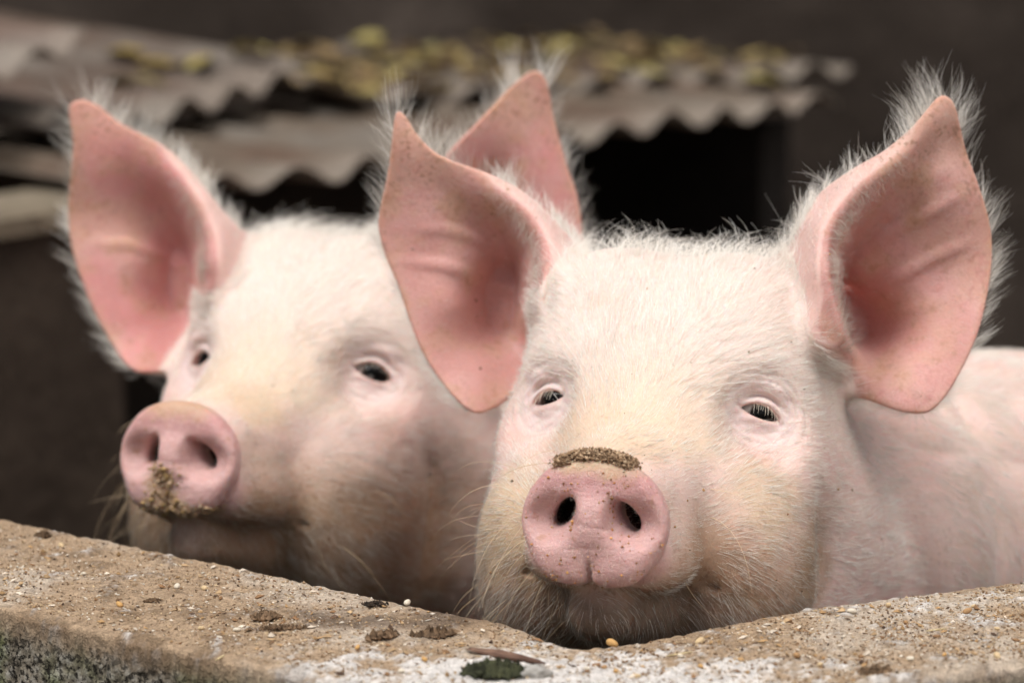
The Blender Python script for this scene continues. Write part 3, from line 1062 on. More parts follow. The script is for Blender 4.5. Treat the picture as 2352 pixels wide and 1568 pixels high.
dz = top_w * (0.0016 * n_big + 0.0016 * n_mid + 0.0008 * n_fin) - edge * 0.0035 * np.clip(n_mid + 0.25, 0, 1) - edge * 0.003 * np.clip(n_big, 0, 1)
V[:, 2] += dz * (fz > -0.5)
sidew = (1 - top_w)
V[:, :2] += acv * (sidew * np.where(fa > .5, 1, -1) * (0.0022 * n_mid + 0.0016 * n_fin - 0.002 * np.clip(n_fin - .25, 0, 1)))[:, None]
# lowered, chewed-away dip at the inner corner
cw_ = bk[cseg]
dist = np.linalg.norm(V[:, :2] - cw_, axis=1)
V[:, 2] -= 0.0015 * np.exp(-(dist / 0.05) ** 2) * top_w
base = np.tile(np.array([0.44, 0.315, 0.205]), (len(V), 1))
base = mixc(base, (0.56, 0.46, 0.36), sstep(-0.2, 0.4, n_big + 0.5 * n_mid))
base = mixc(base, (0.22, 0.145, 0.085), sstep(0.05, 0.6, n_mid - 0.3 * n_big) * 0.7)
# limewash left near the outer corner and on the far run
u_w = np.exp(-((V[:, 0] - 0.02) / 0.12) ** 2 - ((V[:, 1] + 0.208) / 0.040) ** 2) + 0.25 * np.exp(-((V[:, 0] - 0.23) / 0.06) ** 2 - ((V[:, 1] + 0.08) / 0.05) ** 2)
wm = sstep(0.22, 0.6, u_w + 0.4 * n_mid + 0.35 * n_fin)
base = mixc(base, (0.80, 0.76, 0.72), wm * top_w * 0.9)
# damp dark strip
dk = np.exp(-((V[:, 0] + 0.06) / 0.07) ** 2 - ((V[:, 1] + 0.115) / 0.02) ** 2)
base = mixc(base, (0.13, 0.085, 0.055), np.clip(sstep(0.3, 0.9, dk + 0.5 * n_mid), 0, 1) * 0.75)
base = mixc(base, (0.20, 0.135, 0.085), edge * sstep(-.2, .3, n_mid) * 0.5)
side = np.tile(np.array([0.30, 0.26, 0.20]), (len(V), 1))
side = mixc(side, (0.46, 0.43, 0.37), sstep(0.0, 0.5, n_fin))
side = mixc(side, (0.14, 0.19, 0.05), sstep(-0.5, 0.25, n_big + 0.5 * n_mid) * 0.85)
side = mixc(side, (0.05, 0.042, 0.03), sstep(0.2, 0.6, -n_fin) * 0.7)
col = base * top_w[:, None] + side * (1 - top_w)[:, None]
idx = np.arange(na * npf).reshape(na, npf)
Fq = np.stack([idx[:-1, :-1], idx[:-1, 1:], idx[1:, 1:], idx[1:, :-1]], -1).reshape(-1, 4)
wall = mesh_obj("concrete_wall", V, Fq[:, ::-1], M['concrete'], attrs={'tint': col, 'pit': (1 - top_w) + 0.12 * top_w})
tag(wall, "low crumb-strewn concrete pen wall meeting in a worn corner below the pigs", "wall", kind='thing')
WALL_TOP = (G[:, 13:75].copy(), V.reshape(na, npf, 3)[:, 13:75].copy())


# ------------------------------------------------------------------ background: back wall, low shelter and loose corrugated sheets
def box_mesh(name, lo, hi, mat, parent=None, tint=(0.05, 0.04, 0.03), rot=0.0, nz=6.0, div=14, var=0.5, tint2=None):
    """a box with subdivided, slightly uneven faces"""
    lo, hi = np.array(lo, float), np.array(hi, float)
    VV, FF = [], []
    for ax_ in range(3):
        for s in (0, 1):
            u, v = (ax_ + 1) % 3, (ax_ + 2) % 3
            gu, gv_ = np.meshgrid(np.linspace(0, 1, div), np.linspace(0, 1, div), indexing='ij')
            P = np.zeros((div * div, 3))
            P[:, ax_] = s
            P[:, u] = gu.ravel()
            P[:, v] = gv_.ravel()
            o = len(VV) * div * div
            VV.append(P)
            ii = np.arange(div * div).reshape(div, div) + o
            q = np.stack([ii[:-1, :-1], ii[1:, :-1], ii[1:, 1:], ii[:-1, 1:]], -1).reshape(-1, 4)
            FF.append(q if s else q[:, ::-1])
    P = lo + np.concatenate(VV) * (hi - lo)
    c = (lo + hi) / 2
    if rot:
        cr, sr = math.cos(rot), math.sin(rot)
        d = P - c
        P = c + np.stack([d[:, 0] * cr - d[:, 1] * sr, d[:, 0] * sr + d[:, 1] * cr, d[:, 2]], 1)
    n = fbm(P * nz, 3)
    P = P + 0.012 * np.stack([fbm(P * 3 + 5, 2), fbm(P * 3 + 9, 2), 0 * n], 1)
    t = np.tile(np.array(tint), (len(P), 1))
    t = mixc(t, tint2 or tuple(1.9 * x for x in tint), sstep(-0.2, 0.6, n) * var)
    return mesh_obj(name, P, np.concatenate(FF), mat, parent, attrs={'tint': t}, smooth=False)


bw = box_mesh("back_wall", (-3.2, 3.35, 0), (3.4, 3.55, 2.6), M['darkwall'], tint=(0.042, 0.031, 0.024), nz=3.0, div=80, tint2=(0.14, 0.11, 0.09))
tag(bw, "dark brown weathered wall rising behind the corrugated sheets", "wall", kind='thing')


def sheet(name, e0, e1, length, label, sag=0.02, tilt=0.0, tint=(0.20, 0.165, 0.135), turn=0.0, amp=0.0105, pitch=0.108, seed=0.0):
    """corrugated sheet: wavy edge from e0 to e1 (world), running back from it"""
    e0, e1 = np.array(e0), np.array(e1)
    d = e1 - e0
    W = np.linalg.norm(d)
    d = d / W
    bkd = np.cross(np.array([0, 0, 1.0]), d)
    bkd /= np.linalg.norm(bkd)
    bkd = bkd * math.cos(turn) + d * math.sin(turn)
    up = np.cross(d, bkd)
    up /= np.linalg.norm(up)
    nu, nv = int(W / pitch * 12) + 1, 16
    U, Vv = np.meshgrid(np.linspace(0, W, nu), np.linspace(0, length, nv), indexing='ij')
    U, Vv = U.ravel(), Vv.ravel()
    wob = 0.007 * noise(np.stack([U * 5 + seed, Vv * 4, 0 * U + seed], 1))
    h = amp * np.cos(U / pitch * 2 * math.pi) + wob - sag * (Vv / length) ** 2 + tilt * Vv
    lead = 0.012 * noise(np.stack([U * 9 + seed, 0 * U, 0 * U + 3], 1)) * (Vv < 1e-6)
    P = e0 + d * U[:, None] + bkd * (Vv + lead)[:, None] + up * h[:, None]
    th = 0.0022
    n = len(P)
    V2 = np.concatenate([P, P - up * th])
    ii = np.arange(n).reshape(nu, nv)
    q = np.stack([ii[:-1, :-1], ii[1:, :-1], ii[1:, 1:], ii[:-1, 1:]], -1).reshape(-1, 4)
    ring = np.concatenate([ii[:, 0], ii[-1, 1:], ii[::-1, -1][1:], ii[0, ::-1][1:-1]])
    nx_ = np.roll(ring, -1)
    side_ = np.stack([ring, ring + n, nx_ + n, nx_], 1)
    F2 = np.concatenate([q, (q + n)[:, ::-1], side_])
    nn = fbm(V2 * 5 + seed, 4)
    n2_ = fbm(V2 * 22 + seed, 3)
    t = np.tile(np.array(tint) * np.array([0.48, 0.42, 0.36]), (len(V2), 1))
    t = mixc(t, (0.17, 0.145, 0.12), sstep(0.0, 0.6, nn) * 0.8)
    t = mixc(t, (0.10, 0.06, 0.04), sstep(-0.1, 0.5, -nn + 0.4 * n2_) * 0.8)
    t = mixc(t, (0.29, 0.245, 0.20), np.concatenate([np.exp(-(Vv / 0.05) ** 2)] * 2) * 0.6)
    o = mesh_obj(name, V2, F2, M['sheet'], attrs={'tint': t})
    tag(o, label, "metal sheet", "corrugated sheets lying over the low shelter")

    def at(u, v):
        hh = amp * math.cos(u / pitch * 2 * math.pi) - sag * (v / length) ** 2 + tilt * v
        return e0 + d * u + bkd * v + up * (hh + 0.006), up
    return o, at, W


SH_A = sheet("corrugated_sheet", px3(330, 452, 2.72), px3(1925, 226, 3.66), 0.46, "long corrugated sheet with a wavy front edge over the black opening", seed=1.1, sag=0.0, tint=(0.24, 0.205, 0.17))
SH_E = sheet("corrugated_sheet", px3(800, 232, 3.36), px3(1960, 160, 4.02), 0.50, "litter-covered sheet behind the long wavy sheet", seed=2.6, sag=-0.01, tint=(0.12, 0.09, 0.07))
SH_B = sheet("corrugated_sheet", px3(190, 318, 2.98), px3(785, 146, 3.50), 0.50, "short corrugated sheet strewn with yellow leaves above the long sheet", seed=4.2, sag=-0.02, tilt=0.06, tint=(0.17, 0.13, 0.11), amp=0.011)
SH_C = sheet("corrugated_sheet", px3(-330, 290, 2.72), px3(212, 88, 3.10), 0.42, "pinkish grey sheet end at the top of the sheet pile", seed=7.7, sag=-0.02, tilt=0.03, tint=(0.26, 0.185, 0.16))
SH_D = sheet("corrugated_sheet", px3(-300, 430, 2.80), px3(215, 240, 3.12), 0.30, "dark brown sheet edge sandwiched low in the pile", seed=9.3, tint=(0.085, 0.06, 0.05), sag=0.02, amp=0.008)

# low walls that carry the sheets or darken the opening beneath
pA0, pA1 = px3(330, 452, 2.72), px3(1925, 214, 3.66)
dA = (pA1 - pA0)[:2]
ang = math.atan2(dA[1], dA[0])
dA = dA / np.linalg.norm(dA)
nA = np.array([-dA[1], dA[0]])


def low_wall(p0, p1, z0, z1, th, name, label, cat, tint, tint2=None):
    p0, p1 = np.array(p0), np.array(p1)
    L = np.linalg.norm(p1 - p0)
    c = (p0 + p1) / 2
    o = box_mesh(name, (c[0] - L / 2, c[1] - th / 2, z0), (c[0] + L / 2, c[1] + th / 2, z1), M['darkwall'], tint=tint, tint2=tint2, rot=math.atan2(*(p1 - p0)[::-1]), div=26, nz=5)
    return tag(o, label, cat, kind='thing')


p_in = lambda s, t: pA0[:2] + dA * s + nA * t
low_wall(p_in(-1.3, 0.10), p_in(0.02, 0.10), 0, 0.625, 0.10, "support_wall", "low brown wall with a pale top under the pile of sheets", "wall", (0.052, 0.038, 0.028), (0.10, 0.075, 0.056))
low_wall(p_in(-0.2, 0.46), p_in(1.25, 0.46), 0, 0.62, 0.08, "shelter_wall", "near-black wall set to darken the back of the low shelter", "wall", (0.02, 0.014, 0.010))  # placed and tinted near black to keep the opening dark
low_wall(p_in(1.20, 0.07), p_in(1.20, 0.40), 0, 0.61, 0.07, "side_wall", "end wall coloured as dark as the shaded opening under the long sheet", "wall", (0.012, 0.009, 0.007))  # near-black colour carries on the shade of the opening
cap = low_wall(p_in(-1.32, 0.10), p_in(0.03, 0.10), 0.625, 0.642, 0.15, "coping_board", "pale tan board capping the low support wall", "board", (0.17, 0.135, 0.095), (0.24, 0.20, 0.145))

# ------------------------------------------------------------------ fallen leaves


def leaf_mesh(seed, tint):
    r = np.random.default_rng(seed)
    n = 9
    L, Wd = 1.0, r.uniform(0.42, 0.62)
    P, Fc = [], []
    for i in range(n + 1):
        t = i / n
        w = Wd / 2 * math.sin(math.pi * min(t * 0.96 + 0.04, 1)) ** 0.8 * (1 - 0.25 * t)
        zz = 0.12 * math.sin(t * 2.6 + seed)
        for s in (-1, 0, 1):
            P.append((L * (t - .5), s * w, zz + (0.13 * abs(s) * (1 if seed % 2 else -0.6))))
    for i in range(n):
        for j in (0, 1):
            a = i * 3 + j
            Fc.append((a, a + 1, a + 4, a + 3))
    P = np.array(P)
    me = bpy.data.meshes.new("fallen_leaf")
    me.from_pydata(P.tolist(), [], Fc)
    c = np.array(tint) * r.uniform(0.6, 0.95)
    at = me.attributes.new("tint", 'FLOAT_COLOR', 'POINT')
    cc = np.tile(np.append(c, 1.0), (len(P), 1))
    cc[:, :3] *= 1 + 0.25 * np.random.default_rng(seed + 50).normal(size=(len(P), 1)) * 0.5
    at.data.foreach_set("color", cc.astype(np.float32).ravel())
    me.polygons.foreach_set("use_smooth", np.ones(len(Fc), bool))
    me.materials.append(M['leaf'])
    return me


LEAVES = [leaf_mesh(k, t) for k, t in enumerate([(0.40, 0.28, 0.08), (0.36, 0.30, 0.10), (0.42, 0.24, 0.08), (0.34, 0.30, 0.13), (0.24, 0.16, 0.07), (0.17, 0.12, 0.05)])]


def put_leaf(at, u, v, size, k, label, group=None):
    p, up = at(u, v)
    o = bpy.data.objects.new("fallen_leaf", LEAVES[k])
    q = Vector(up).to_track_quat('Z', 'Y')
    o.rotation_euler = (q.to_matrix() @ Matrix.Rotation(RNG.uniform(0, 6.28), 3, 'Z') @ Matrix.Rotation(RNG.uniform(-.35, .35), 3, 'X')).to_euler()
    o.scale = (size,) * 3
    o.location = [float(x) for x in p + up * 0.10 * size]
    COL.objects.link(o)
    tag(o, label, "leaf", group)
    return o

# ------------------------------------------------------------------ pigs
EAR_RR = dict(d0=1.59, outline=[(1800, 640), (1806, 590), (1822, 545), (1845, 495), (1885, 440), (1950, 392), (2020, 352), (2078, 305), (2118, 262), (2148, 228), (2168, 221), (2190, 240), (2206, 290),
    (2222, 345), (2250, 420), (2274, 490), (2285, 545), (2284, 612), (2272, 680), (2252, 750), (2226, 812), (2196, 866), (2160, 916), (2122, 946), (2070, 946), (2012, 926), (1962, 905), (1900, 880), (1840, 800), (1808, 710)],
    depth=[(1960, 720, 2.8), (1990, 620, 1.7), (2060, 560, 1.0), (2060, 680, 1.6), (2150, 400, -.1), (2150, 480, .4), (2150, 620, 1.0),
    (2285, 545, .7), (2220, 345, .4), (2262, 700, .5), (2200, 860, -.4), (2120, 944, -1.1), (2030, 930, -1.0), (2150, 760, .6), (2080, 830, .4), (2000, 830, 1.2), (1960, 895, .2), (1900, 860, .8)],
    lines=[[(1945, 800, -1.0), (1912, 735, -2.7), (1886, 650, -3.7), (1877, 560, -3.6), (1894, 500, -3.0), (1945, 447, -2.4), (2025, 390, -1.8), (2095, 327, -1.2), (2160, 240, -.4)],
        [(1950, 775, 3.0), (1930, 670, 1.8), (1924, 590, 1.1), (1946, 530, .5), (2000, 470, -.1), (2080, 395, -.5), (2150, 305, -.3)],
        [(1830, 700, -2.0), (1806, 625, -.4), (1836, 510, -.7), (1932, 402, -1.0), (2060, 322, -.7)]],
    ribs=[([(1965, 700), (2060, 640), (2150, 590), (2235, 555)], .30, .38), ([(1950, 610), (2040, 540), (2150, 480), (2220, 440)], .22, .36), ([(1990, 760), (2080, 720), (2180, 690)], .12, .4)])
EAR_RL = dict(d0=1.645, outline=[(914, 257), (934, 270), (960, 312), (1002, 352), (1052, 376), (1120, 400), (1180, 428), (1232, 466), (1270, 502), (1306, 540), (1348, 590), (1350, 660), (1310, 740), (1262, 810), (1210, 880), (1172, 905), (1140, 932),
    (1098, 949), (1058, 926), (1012, 874), (972, 812), (942, 742), (912, 652), (882, 582), (868, 522), (874, 468), (890, 400), (900, 330), (905, 280)],
    depth=[(1100, 600, 1.0), (1050, 700, .69), (1180, 830, 1.2), (1100, 850, .5), (1000, 500, .3), (930, 400, 0), (868, 525, .65), (930, 720, .4), (1012, 874, -.2), (1096, 946, -.9), (1180, 890, .5), (1260, 790, .8), (985, 610, .6)],
    lines=[[(1236, 705, -3.4), (1247, 630, -3.8), (1251, 550, -3.3), (1218, 482, -2.4), (1140, 422, -1.5), (1050, 390, -.8), (960, 330, -.5), (920, 275, -.3)],
        [(1192, 760, 1.9), (1206, 670, 1.4), (1204, 590, .9), (1165, 520, .3), (1090, 470, -.1), (1000, 420, -.1)],
        [(1300, 700, -1.6), (1345, 625, .2), (1305, 550, -1.2), (1240, 478, -1.4), (1150, 412, -.9)]],
    ribs=[([(1215, 680), (1120, 640), (1020, 610), (930, 600)], .28, .36), ([(1210, 610), (1130, 560), (1040, 530), (960, 520)], .20, .36)])
EAR_LL = dict(d0=1.835, outline=[(163, 242), (190, 230), (228, 244), (280, 285), (340, 315), (392, 346), (442, 392), (484, 442), (522, 490), (560, 532), (592, 575), (600, 650), (540, 720), (480, 770), (440, 820), (392, 842), (335, 856), (298, 840),
    (258, 790), (218, 720), (184, 640), (160, 560), (154, 480), (163, 400), (170, 330), (162, 272)],
    depth=[(330, 600, 1.0), (300, 720, .6), (400, 780, 1.0), (240, 400, 0), (156, 500, .6), (198, 670, .3), (333, 852, -.8), (255, 785, 0), (500, 740, .6)],
    lines=[[(490, 680, -3.0), (496, 610, -3.4), (499, 535, -3.1), (482, 464, -2.3), (425, 392, -1.5), (340, 330, -.8), (228, 256, -.3)],
        [(430, 735, 1.8), (442, 650, 1.6), (446, 565, 1.0), (425, 500, .5), (380, 445, .2), (300, 380, -.1)],
        [(560, 680, -1.2), (588, 600, .3), (548, 528, -1.1), (490, 455, -1.4), (400, 362, -.9)]],
    ribs=[([(440, 640), (370, 590), (290, 560), (210, 560)], .26, .36)])
EAR_LR = dict(d0=1.80, outline=[(868, 600), (890, 540), (935, 470), (990, 402), (1045, 340), (1110, 270), (1170, 205), (1212, 170), (1238, 166), (1258, 196), (1270, 260), (1285, 320), (1306, 390), (1326, 450), (1338, 540), (1328, 640), (1292, 730),
    (1232, 800), (1150, 845), (1050, 840), (950, 790), (880, 700)],
    depth=[(1215, 188, -.3), (1130, 275, -1.0), (1062, 352, -1.6), (1000, 435, -2.0), (955, 520, -2.4), (945, 640, -2.2), (1100, 400, .3), (1040, 500, 1.0), (1020, 650, 2.0), (1150, 550, .8), (1200, 400, .2), (1232, 280, 0), (1332, 540, .3),
    (1280, 700, -.1), (1200, 800, -.6), (1100, 790, .5), (880, 580, .8), (945, 460, -.6), (900, 700, 1.0)], ribs=[])


def leg(top, knee, hoof_z_drop, back, r0, r1):
    """hip/shoulder -> knee/elbow -> ankle -> hoof, straight down to the ground (cm, camera-aligned)"""
    dn = np.array([0, math.sin(PITCH), -math.cos(PITCH)])
    fw = np.array([0, math.cos(PITCH), math.sin(PITCH)])
    t = np.array(top, float)
    L = hoof_z_drop
    return [(t, r0), (t + dn * L * .42 - fw * back, r1), (t + dn * L * .80 + fw * back * .6, 2.7), (t + dn * (L - 3.0) - fw * 0.8, 3.0)]


def drop_cm(c, sn):
    return float(cw(np.array(sn) + np.array(c) * 0.01)[2]) * 100


SN_R = (0.0401, 1.42, -0.0906)
SN_L = (-0.1975, 1.66, -0.0686)
BODY_R = [((27., 48., -7.6), 15.0), ((45., 70., -8.0), 16.0), ((60., 92., -4.5), 16.0), ((68., 104., -2.5), 13.5)]
BODY_L = [((9., 50., -9.0), 14.0), ((13., 72., -6.0), 17.0), ((16., 94., -2.5), 16.0), ((17., 104., -0.5), 13.0)]


def legs_for(body, sn, lat):
    out = []
    lat = np.array(lat)
    for (c, r), back in ((body[0], -2.0), (body[2], 3.0)):
        for s in (-1, 1):
            p = np.array(c) + lat * s * 8.0 + np.array([0, 3 if back < 0 else 4, -5.0])
            out.append(leg(p, None, drop_cm(p, sn), back, 6.5, 4.0))
    return out


PIG_R = make_pig(dict(snout=SN_R, scale=1.0, pose=(15.3, -0.3, 3.3), open=0.98, crust=1.0, seed=1.7, patches=[((-3.6, 15.5, 10.2), 2.0, (0.68, 0.46, 0.34)), ((5.2, 5.8, -2.0), 3.4, (0.33, 0.20, 0.12)), ((8.6, 13.6, -2.4), 4.4, (0.34, 0.22, 0.13)), ((7.2, 9.5, 1.2), 3.2, (0.56, 0.42, 0.28)), ((-6, 9, -1), 4.5, (0.62, 0.47, 0.30))], ears=[EAR_RL, EAR_RR], body=BODY_R,  # rear cheek patch also paints in the shading of the cheek edge
    legs=legs_for(BODY_R, SN_R, (.8, -.6, 0)), gaze=((-.05, -.10), (.22, -.22)),
    folds=[((18.6, 20., 4.), (19.5, 22., -6.), .5, 1.3), ((25., 27., 0.), (28., 32., -12.), .35, 1.8)],
    box=((-16, -14, 25, 96), (-2.2, -1.6, 30, 132), (-76, -9, 25.2, 26)),
    label="pale pink pig facing the camera with chin in the worn dip of the wall"))
PIG_L = make_pig(dict(snout=SN_L, scale=1.03, pose=(23.5, 1.5, 3.5), open=1.2, ear_pink=(0.66, 0.30, 0.285), smear=1.0, seed=5.1, stain_shade=1.25, stain_shade_y=22.0, chin=0.5, lashes=8, lash_len=0.6, patches=[((3.4, 12.2, 5.6), 2.2, (0.58, 0.40, 0.28)), ((2.6, 5.0, 3.4), 2.6, (0.64, 0.47, 0.31)), ((7.5, 13, -3.5), 4.5, (0.46, 0.27, 0.18))], ears=[EAR_LL, EAR_LR], body=BODY_L,  # brown over lower cheek and neck also paints in their shade
    legs=legs_for(BODY_L, SN_L, (1, -.15, 0)), gaze=((-.1, 0), (.18, -.12)),
    folds=[((14.5, 19., 3.), (14., 22., -9.), .45, 1.3)],
    box=((-16, -14, 25, 60), (-2.2, -1.6, 31, 132), (-86, -10, 27, 27.5)),
    label="pig with its snout turned aside and grains stuck below its nostrils, behind the other pig"))

# ------------------------------------------------------------------ hair


def sample(pg, w, n, rng):
    V, F = pg['V'], pg['F']
    T = np.concatenate([F[:, [0, 1, 2]], F[:, [0, 2, 3]]])
    a = np.linalg.norm(np.cross(V[T[:, 1]] - V[T[:, 0]], V[T[:, 2]] - V[T[:, 0]]), axis=1) * w[T].mean(1)
    c = np.cumsum(a)
    ti = np.searchsorted(c, rng.uniform(0, c[-1], n))
    b = rng.dirichlet((1, 1, 1), n)
    t = T[ti]

    def at(arr):
        arr = np.asarray(arr)
        if arr.ndim == 1:
            return (arr[t] * b).sum(1)
        return (arr[t] * b[:, :, None]).sum(1)
    return at


def unit(v):
    return v / (np.linalg.norm(v, axis=1)[:, None] + 1e-9)


def strands(p, nrm, tdir, L, lift, curl, k, rng, grav=0.0, jit=0.16, coh=0.2):
    """p, nrm, tdir in cm, camera-aligned"""
    tg = unit(tdir - nrm * (tdir * nrm).sum(1)[:, None])
    tg = unit(tg + jit * rng.normal(size=tg.shape) + coh * np.stack([noise(p * 0.55 + 3), noise(p * 0.55 + 31), noise(p * 0.55 + 57)], 1))
    tg = unit(tg - nrm * (tg * nrm).sum(1)[:, None])
    sd = np.cross(nrm, tg)
    bend = rng.normal(size=len(p)) * curl
    out = []
    for t in np.linspace(0, 1, k):
        q = p - nrm * 0.03 + (L * t)[:, None] * (tg * np.cos(lift)[:, None]) + nrm * (L * np.sin(lift) * (t - 0.38 * t * t))[:, None] \
            + sd * (L * bend * t * t)[:, None]
        q[:, 2] -= grav * L * t * t
        out.append(q)
    return np.stack(out, 1)


def clump(S_, per, amt, rng):
    """pull the tips of neighbouring hairs together"""
    from mathutils.kdtree import KDTree
    n, k, _ = S_.shape
    lead = rng.choice(n, max(n // per, 1), replace=False)
    kd = KDTree(len(lead))
    for i, j in enumerate(lead):
        kd.insert(S_[j, 0], i)
    kd.balance()
    near = np.array([lead[kd.find(p_)[1]] for p_ in S_[:, 0].tolist()])
    w = amt * (np.linspace(0, 1, k)[None, :] ** 1.2) * rng.uniform(0.3, 1.0, (n, 1))
    tgt = S_[near] + (S_[:, :1] - S_[near][:, :1]) * 0.35
    return S_ * (1 - w[:, :, None]) + tgt * w[:, :, None]


def to_world(pg, S_):
    n, k, _ = S_.shape
    return cw((S_.reshape(-1, 3) * 0.01 + pg['sn']).astype(float)).reshape(n, k, 3)


def grow(pg, seed, dens=1.0):
    rng = np.random.default_rng(seed)
    Q, N, V = pg['Q'], pg['N'], pg['V']
    x, y, z = Q[:, 0], Q[:, 1], Q[:, 2]
    R, S = pg['R'], pg['S']
    vis = (V[:, 1] < 60) * (N[:, 1] < 0.55) * (V[:, 2] > -16)
    head = vis * (~pg['on_ear']) * (1 - pg['snm']) * (1 - 0.75 * pg['lidm']) * sstep(0.6, 1.8, y + 0 * x)
    patchy = 0.55 + 0.45 * sstep(-0.3, 0.4, fbm(V * 0.7 + seed, 2))
    at = sample(pg, head * patchy * (1 - 0.55 * pg['chinm']) * np.where(y > 26, 0.75, 1.0), int(92000 * dens), rng)
    q, n, v = at(Q), unit(at(N)), at(V)
    qx, qy, qz = q[:, 0], q[:, 1], q[:, 2]
    dq = np.stack([0.05 * qx, np.ones(len(q)), 0.10 + 0 * qx], 1)
    # brow and forehead fan upwards and out, chin hangs down
    ch = sstep(-2.6, -4.8, qz) * sstep(14, 8, qy)
    dq = dq * (1 - ch[:, None]) + np.stack([0.18 * qx, 0.35 + 0 * qx, -0.9 + 0 * qx], 1) * ch[:, None]
    ck = sstep(3, 7, np.abs(qx)) * sstep(4, 0, qz) * sstep(22, 12, qy)
    dq[:, 2] -= 0.35 * ck
    nk = sstep(24, 30, qy)
    dq = dq * (1 - nk[:, None]) + np.array([0.25, 0.75, -0.6]) * nk[:, None]
    swirl = fbm(v * 0.22 + seed, 2)
    dq[:, 0] += 0.5 * swirl
    L = 1.05 + 0.60 * sstep(5, 10, qz) + 0.15 * ch + 0.25 * nk - 0.35 * sstep(9, 3, qy)
    L = L * rng.uniform(0.55, 1.35, len(L))
    poll = sstep(11.5, 13.5, qz) * sstep(15, 17.5, qy)
    L = L * (1 + 1.1 * poll * rng.uniform(0, 1, len(L)) ** 2)
    lift = np.radians(7 + 10 * rng.uniform(0, 1, len(L)) + 8 * ch + 24 * poll)
    st = strands(v, n, dq @ R.T.astype(float), L, lift, 0.13 + 0.35 * poll, 6, rng, 0.04, 0.10)
    st = clump(st, 8, 0.3, rng)
    tint = np.clip(0.04 + 0.65 * at(pg['stain_shade']) + 0.6 * at(pg['chinm']) * rng.uniform(0, 1, len(L)) + 0.12 * sstep(0.1, .5, swirl), 0, 0.8) * rng.uniform(0.3, 1.2, len(L))
    make_hair("hair", to_world(pg, st), 0.000072 * rng.uniform(0.6, 1.4, len(L)), M['hair'], pg['root'], 0.25, tint.clip(0, 1))
    # ---- ears: long fringe and the furry outer side
    er = pg['on_ear'].astype(float) * sstep(0.4, 1.2, pg['hd'])
    outer = er * (1 - pg['eari']) * (0.25 + 1.3 * sstep(-1.6, -0.2, pg['earo'])) * np.where((N[:, 1] < 0.1) & (pg['earo'] < -0.2), 0.22, 1.0)
    outer = outer * (0.15 + sstep(-0.35, 0.35, fbm(V * 0.6 + 9, 2)))
    at = sample(pg, outer, int(7800 * dens), rng)
    v, n, o = at(V), unit(at(N)), at(pg['earo'])
    ed = at(pg['edir'])
    dr_ = ed * 0.75 + np.array([0, 0.15, 0.6])
    L = (1.0 + 0.85 * sstep(-2.2, -0.2, o)) * rng.uniform(0.3, 1.35, len(o)) * np.where((n[:, 1] < 0.1) & (o < -0.2), 0.4, 1.0)
    tipz = np.zeros(len(o))
    for e in pg['ears']:
        tip = e.O[np.argmax(e.O[:, 1])]
        tipz = np.maximum(tipz, np.exp(-((v[:, 0] - tip[0]) ** 2 + (v[:, 2] - tip[1]) ** 2) / 14.0))
    L = L * (1 + 0.55 * tipz)
    st = strands(v, n, dr_, L, np.radians(14 + 20 * rng.uniform(0, 1, len(o)) ** 2), 0.13, 7, rng, 0.0, 0.12, 0.16)
    st = clump(st, 9, 0.6, rng)
    make_hair("ear_hair", to_world(pg, st), 0.000058 * rng.uniform(0.6, 1.4, len(o)), M['hair'], pg['root'], 0.2, 0.22 * rng.uniform(0, 1, len(o)) ** 2)
    # ---- short hairs inside the ears, tufts along the inner rim
    Hh = np.zeros(len(V))
    for k, e in enumerate(pg['ears']):
        m_ = pg['eid'] == k
        Hh[m_] = e.look(e.H, V[m_, 0], V[m_, 2])
    rim = er * pg['eari'] * (0.12 + 0.8 * sstep(-1.3, -2.0, Hh) + 0.55 * sstep(-1.2, -0.2, pg['earo']) * sstep(2, -6, V[:, 2] - 6))
    at = sample(pg, rim, int(2600 * dens), rng)
    v, n = at(V), unit(at(N))
    hh = at(Hh)
    tuft = sstep(-0.9, -1.8, hh)
    dr_ = at(pg['edir']) * (1 - 1.6 * tuft)[:, None] + np.array([0, -0.2, 0.15])
    L = (0.55 + 0.75 * tuft) * rng.uniform(0.5, 1.3, len(hh))
    st = strands(v, n, dr_, L, np.radians(20 + 25 * rng.uniform(0, 1, len(hh)) * (0.4 + tuft)), 0.4, 6, rng, 0.06)
    make_hair("inner_ear_hair", to_world(pg, st), 0.000045, M['hair'], pg['root'], 0.2, 0.3 + 0.45 * rng.uniform(0, 1, len(hh)))
    # ---- short bristles on the snout disc
    at = sample(pg, pg['snm'] * (N @ R[:, 1] < -0.1) * (y < 1.2), 420, rng)
    v, n = at(V), unit(at(N))
    st = strands(v, n, np.tile(np.array([0, 0, -1.0]), (len(v), 1)), rng.uniform(.15, .42, len(v)), np.radians(rng.uniform(35, 70, len(v))), 0.2, 4, rng)
    make_hair("snout_bristles", to_world(pg, st), 0.00004, M['hair'], pg['root'], 0.3, 0.1 * rng.uniform(0, 1, len(v)))
    # ---- whiskers on muzzle and chin
    wk = vis * (~pg['on_ear']) * (1 - pg['snm']) * sstep(1.5, 3, y) * sstep(13, 7, y) * sstep(3.5, 0.5, z) * sstep(2.2, 3.4, np.abs(x)) * (0.12 + 1.0 * (x < 0))
    at = sample(pg, wk, 70, rng)
    v, n, q = at(V), unit(at(N)), at(Q)
    dr_ = np.stack([0.35 * np.sign(q[:, 0]), 0.3 + 0 * q[:, 0], -0.55 + 0.25 * rng.normal(size=len(q))], 1) @ R.T.astype(float)
    L = rng.uniform(1.6, 5.2, len(q))
    st = strands(v, n, dr_, L, np.radians(rng.uniform(30, 72, len(q))), 0.28, 10, rng, 0.30)
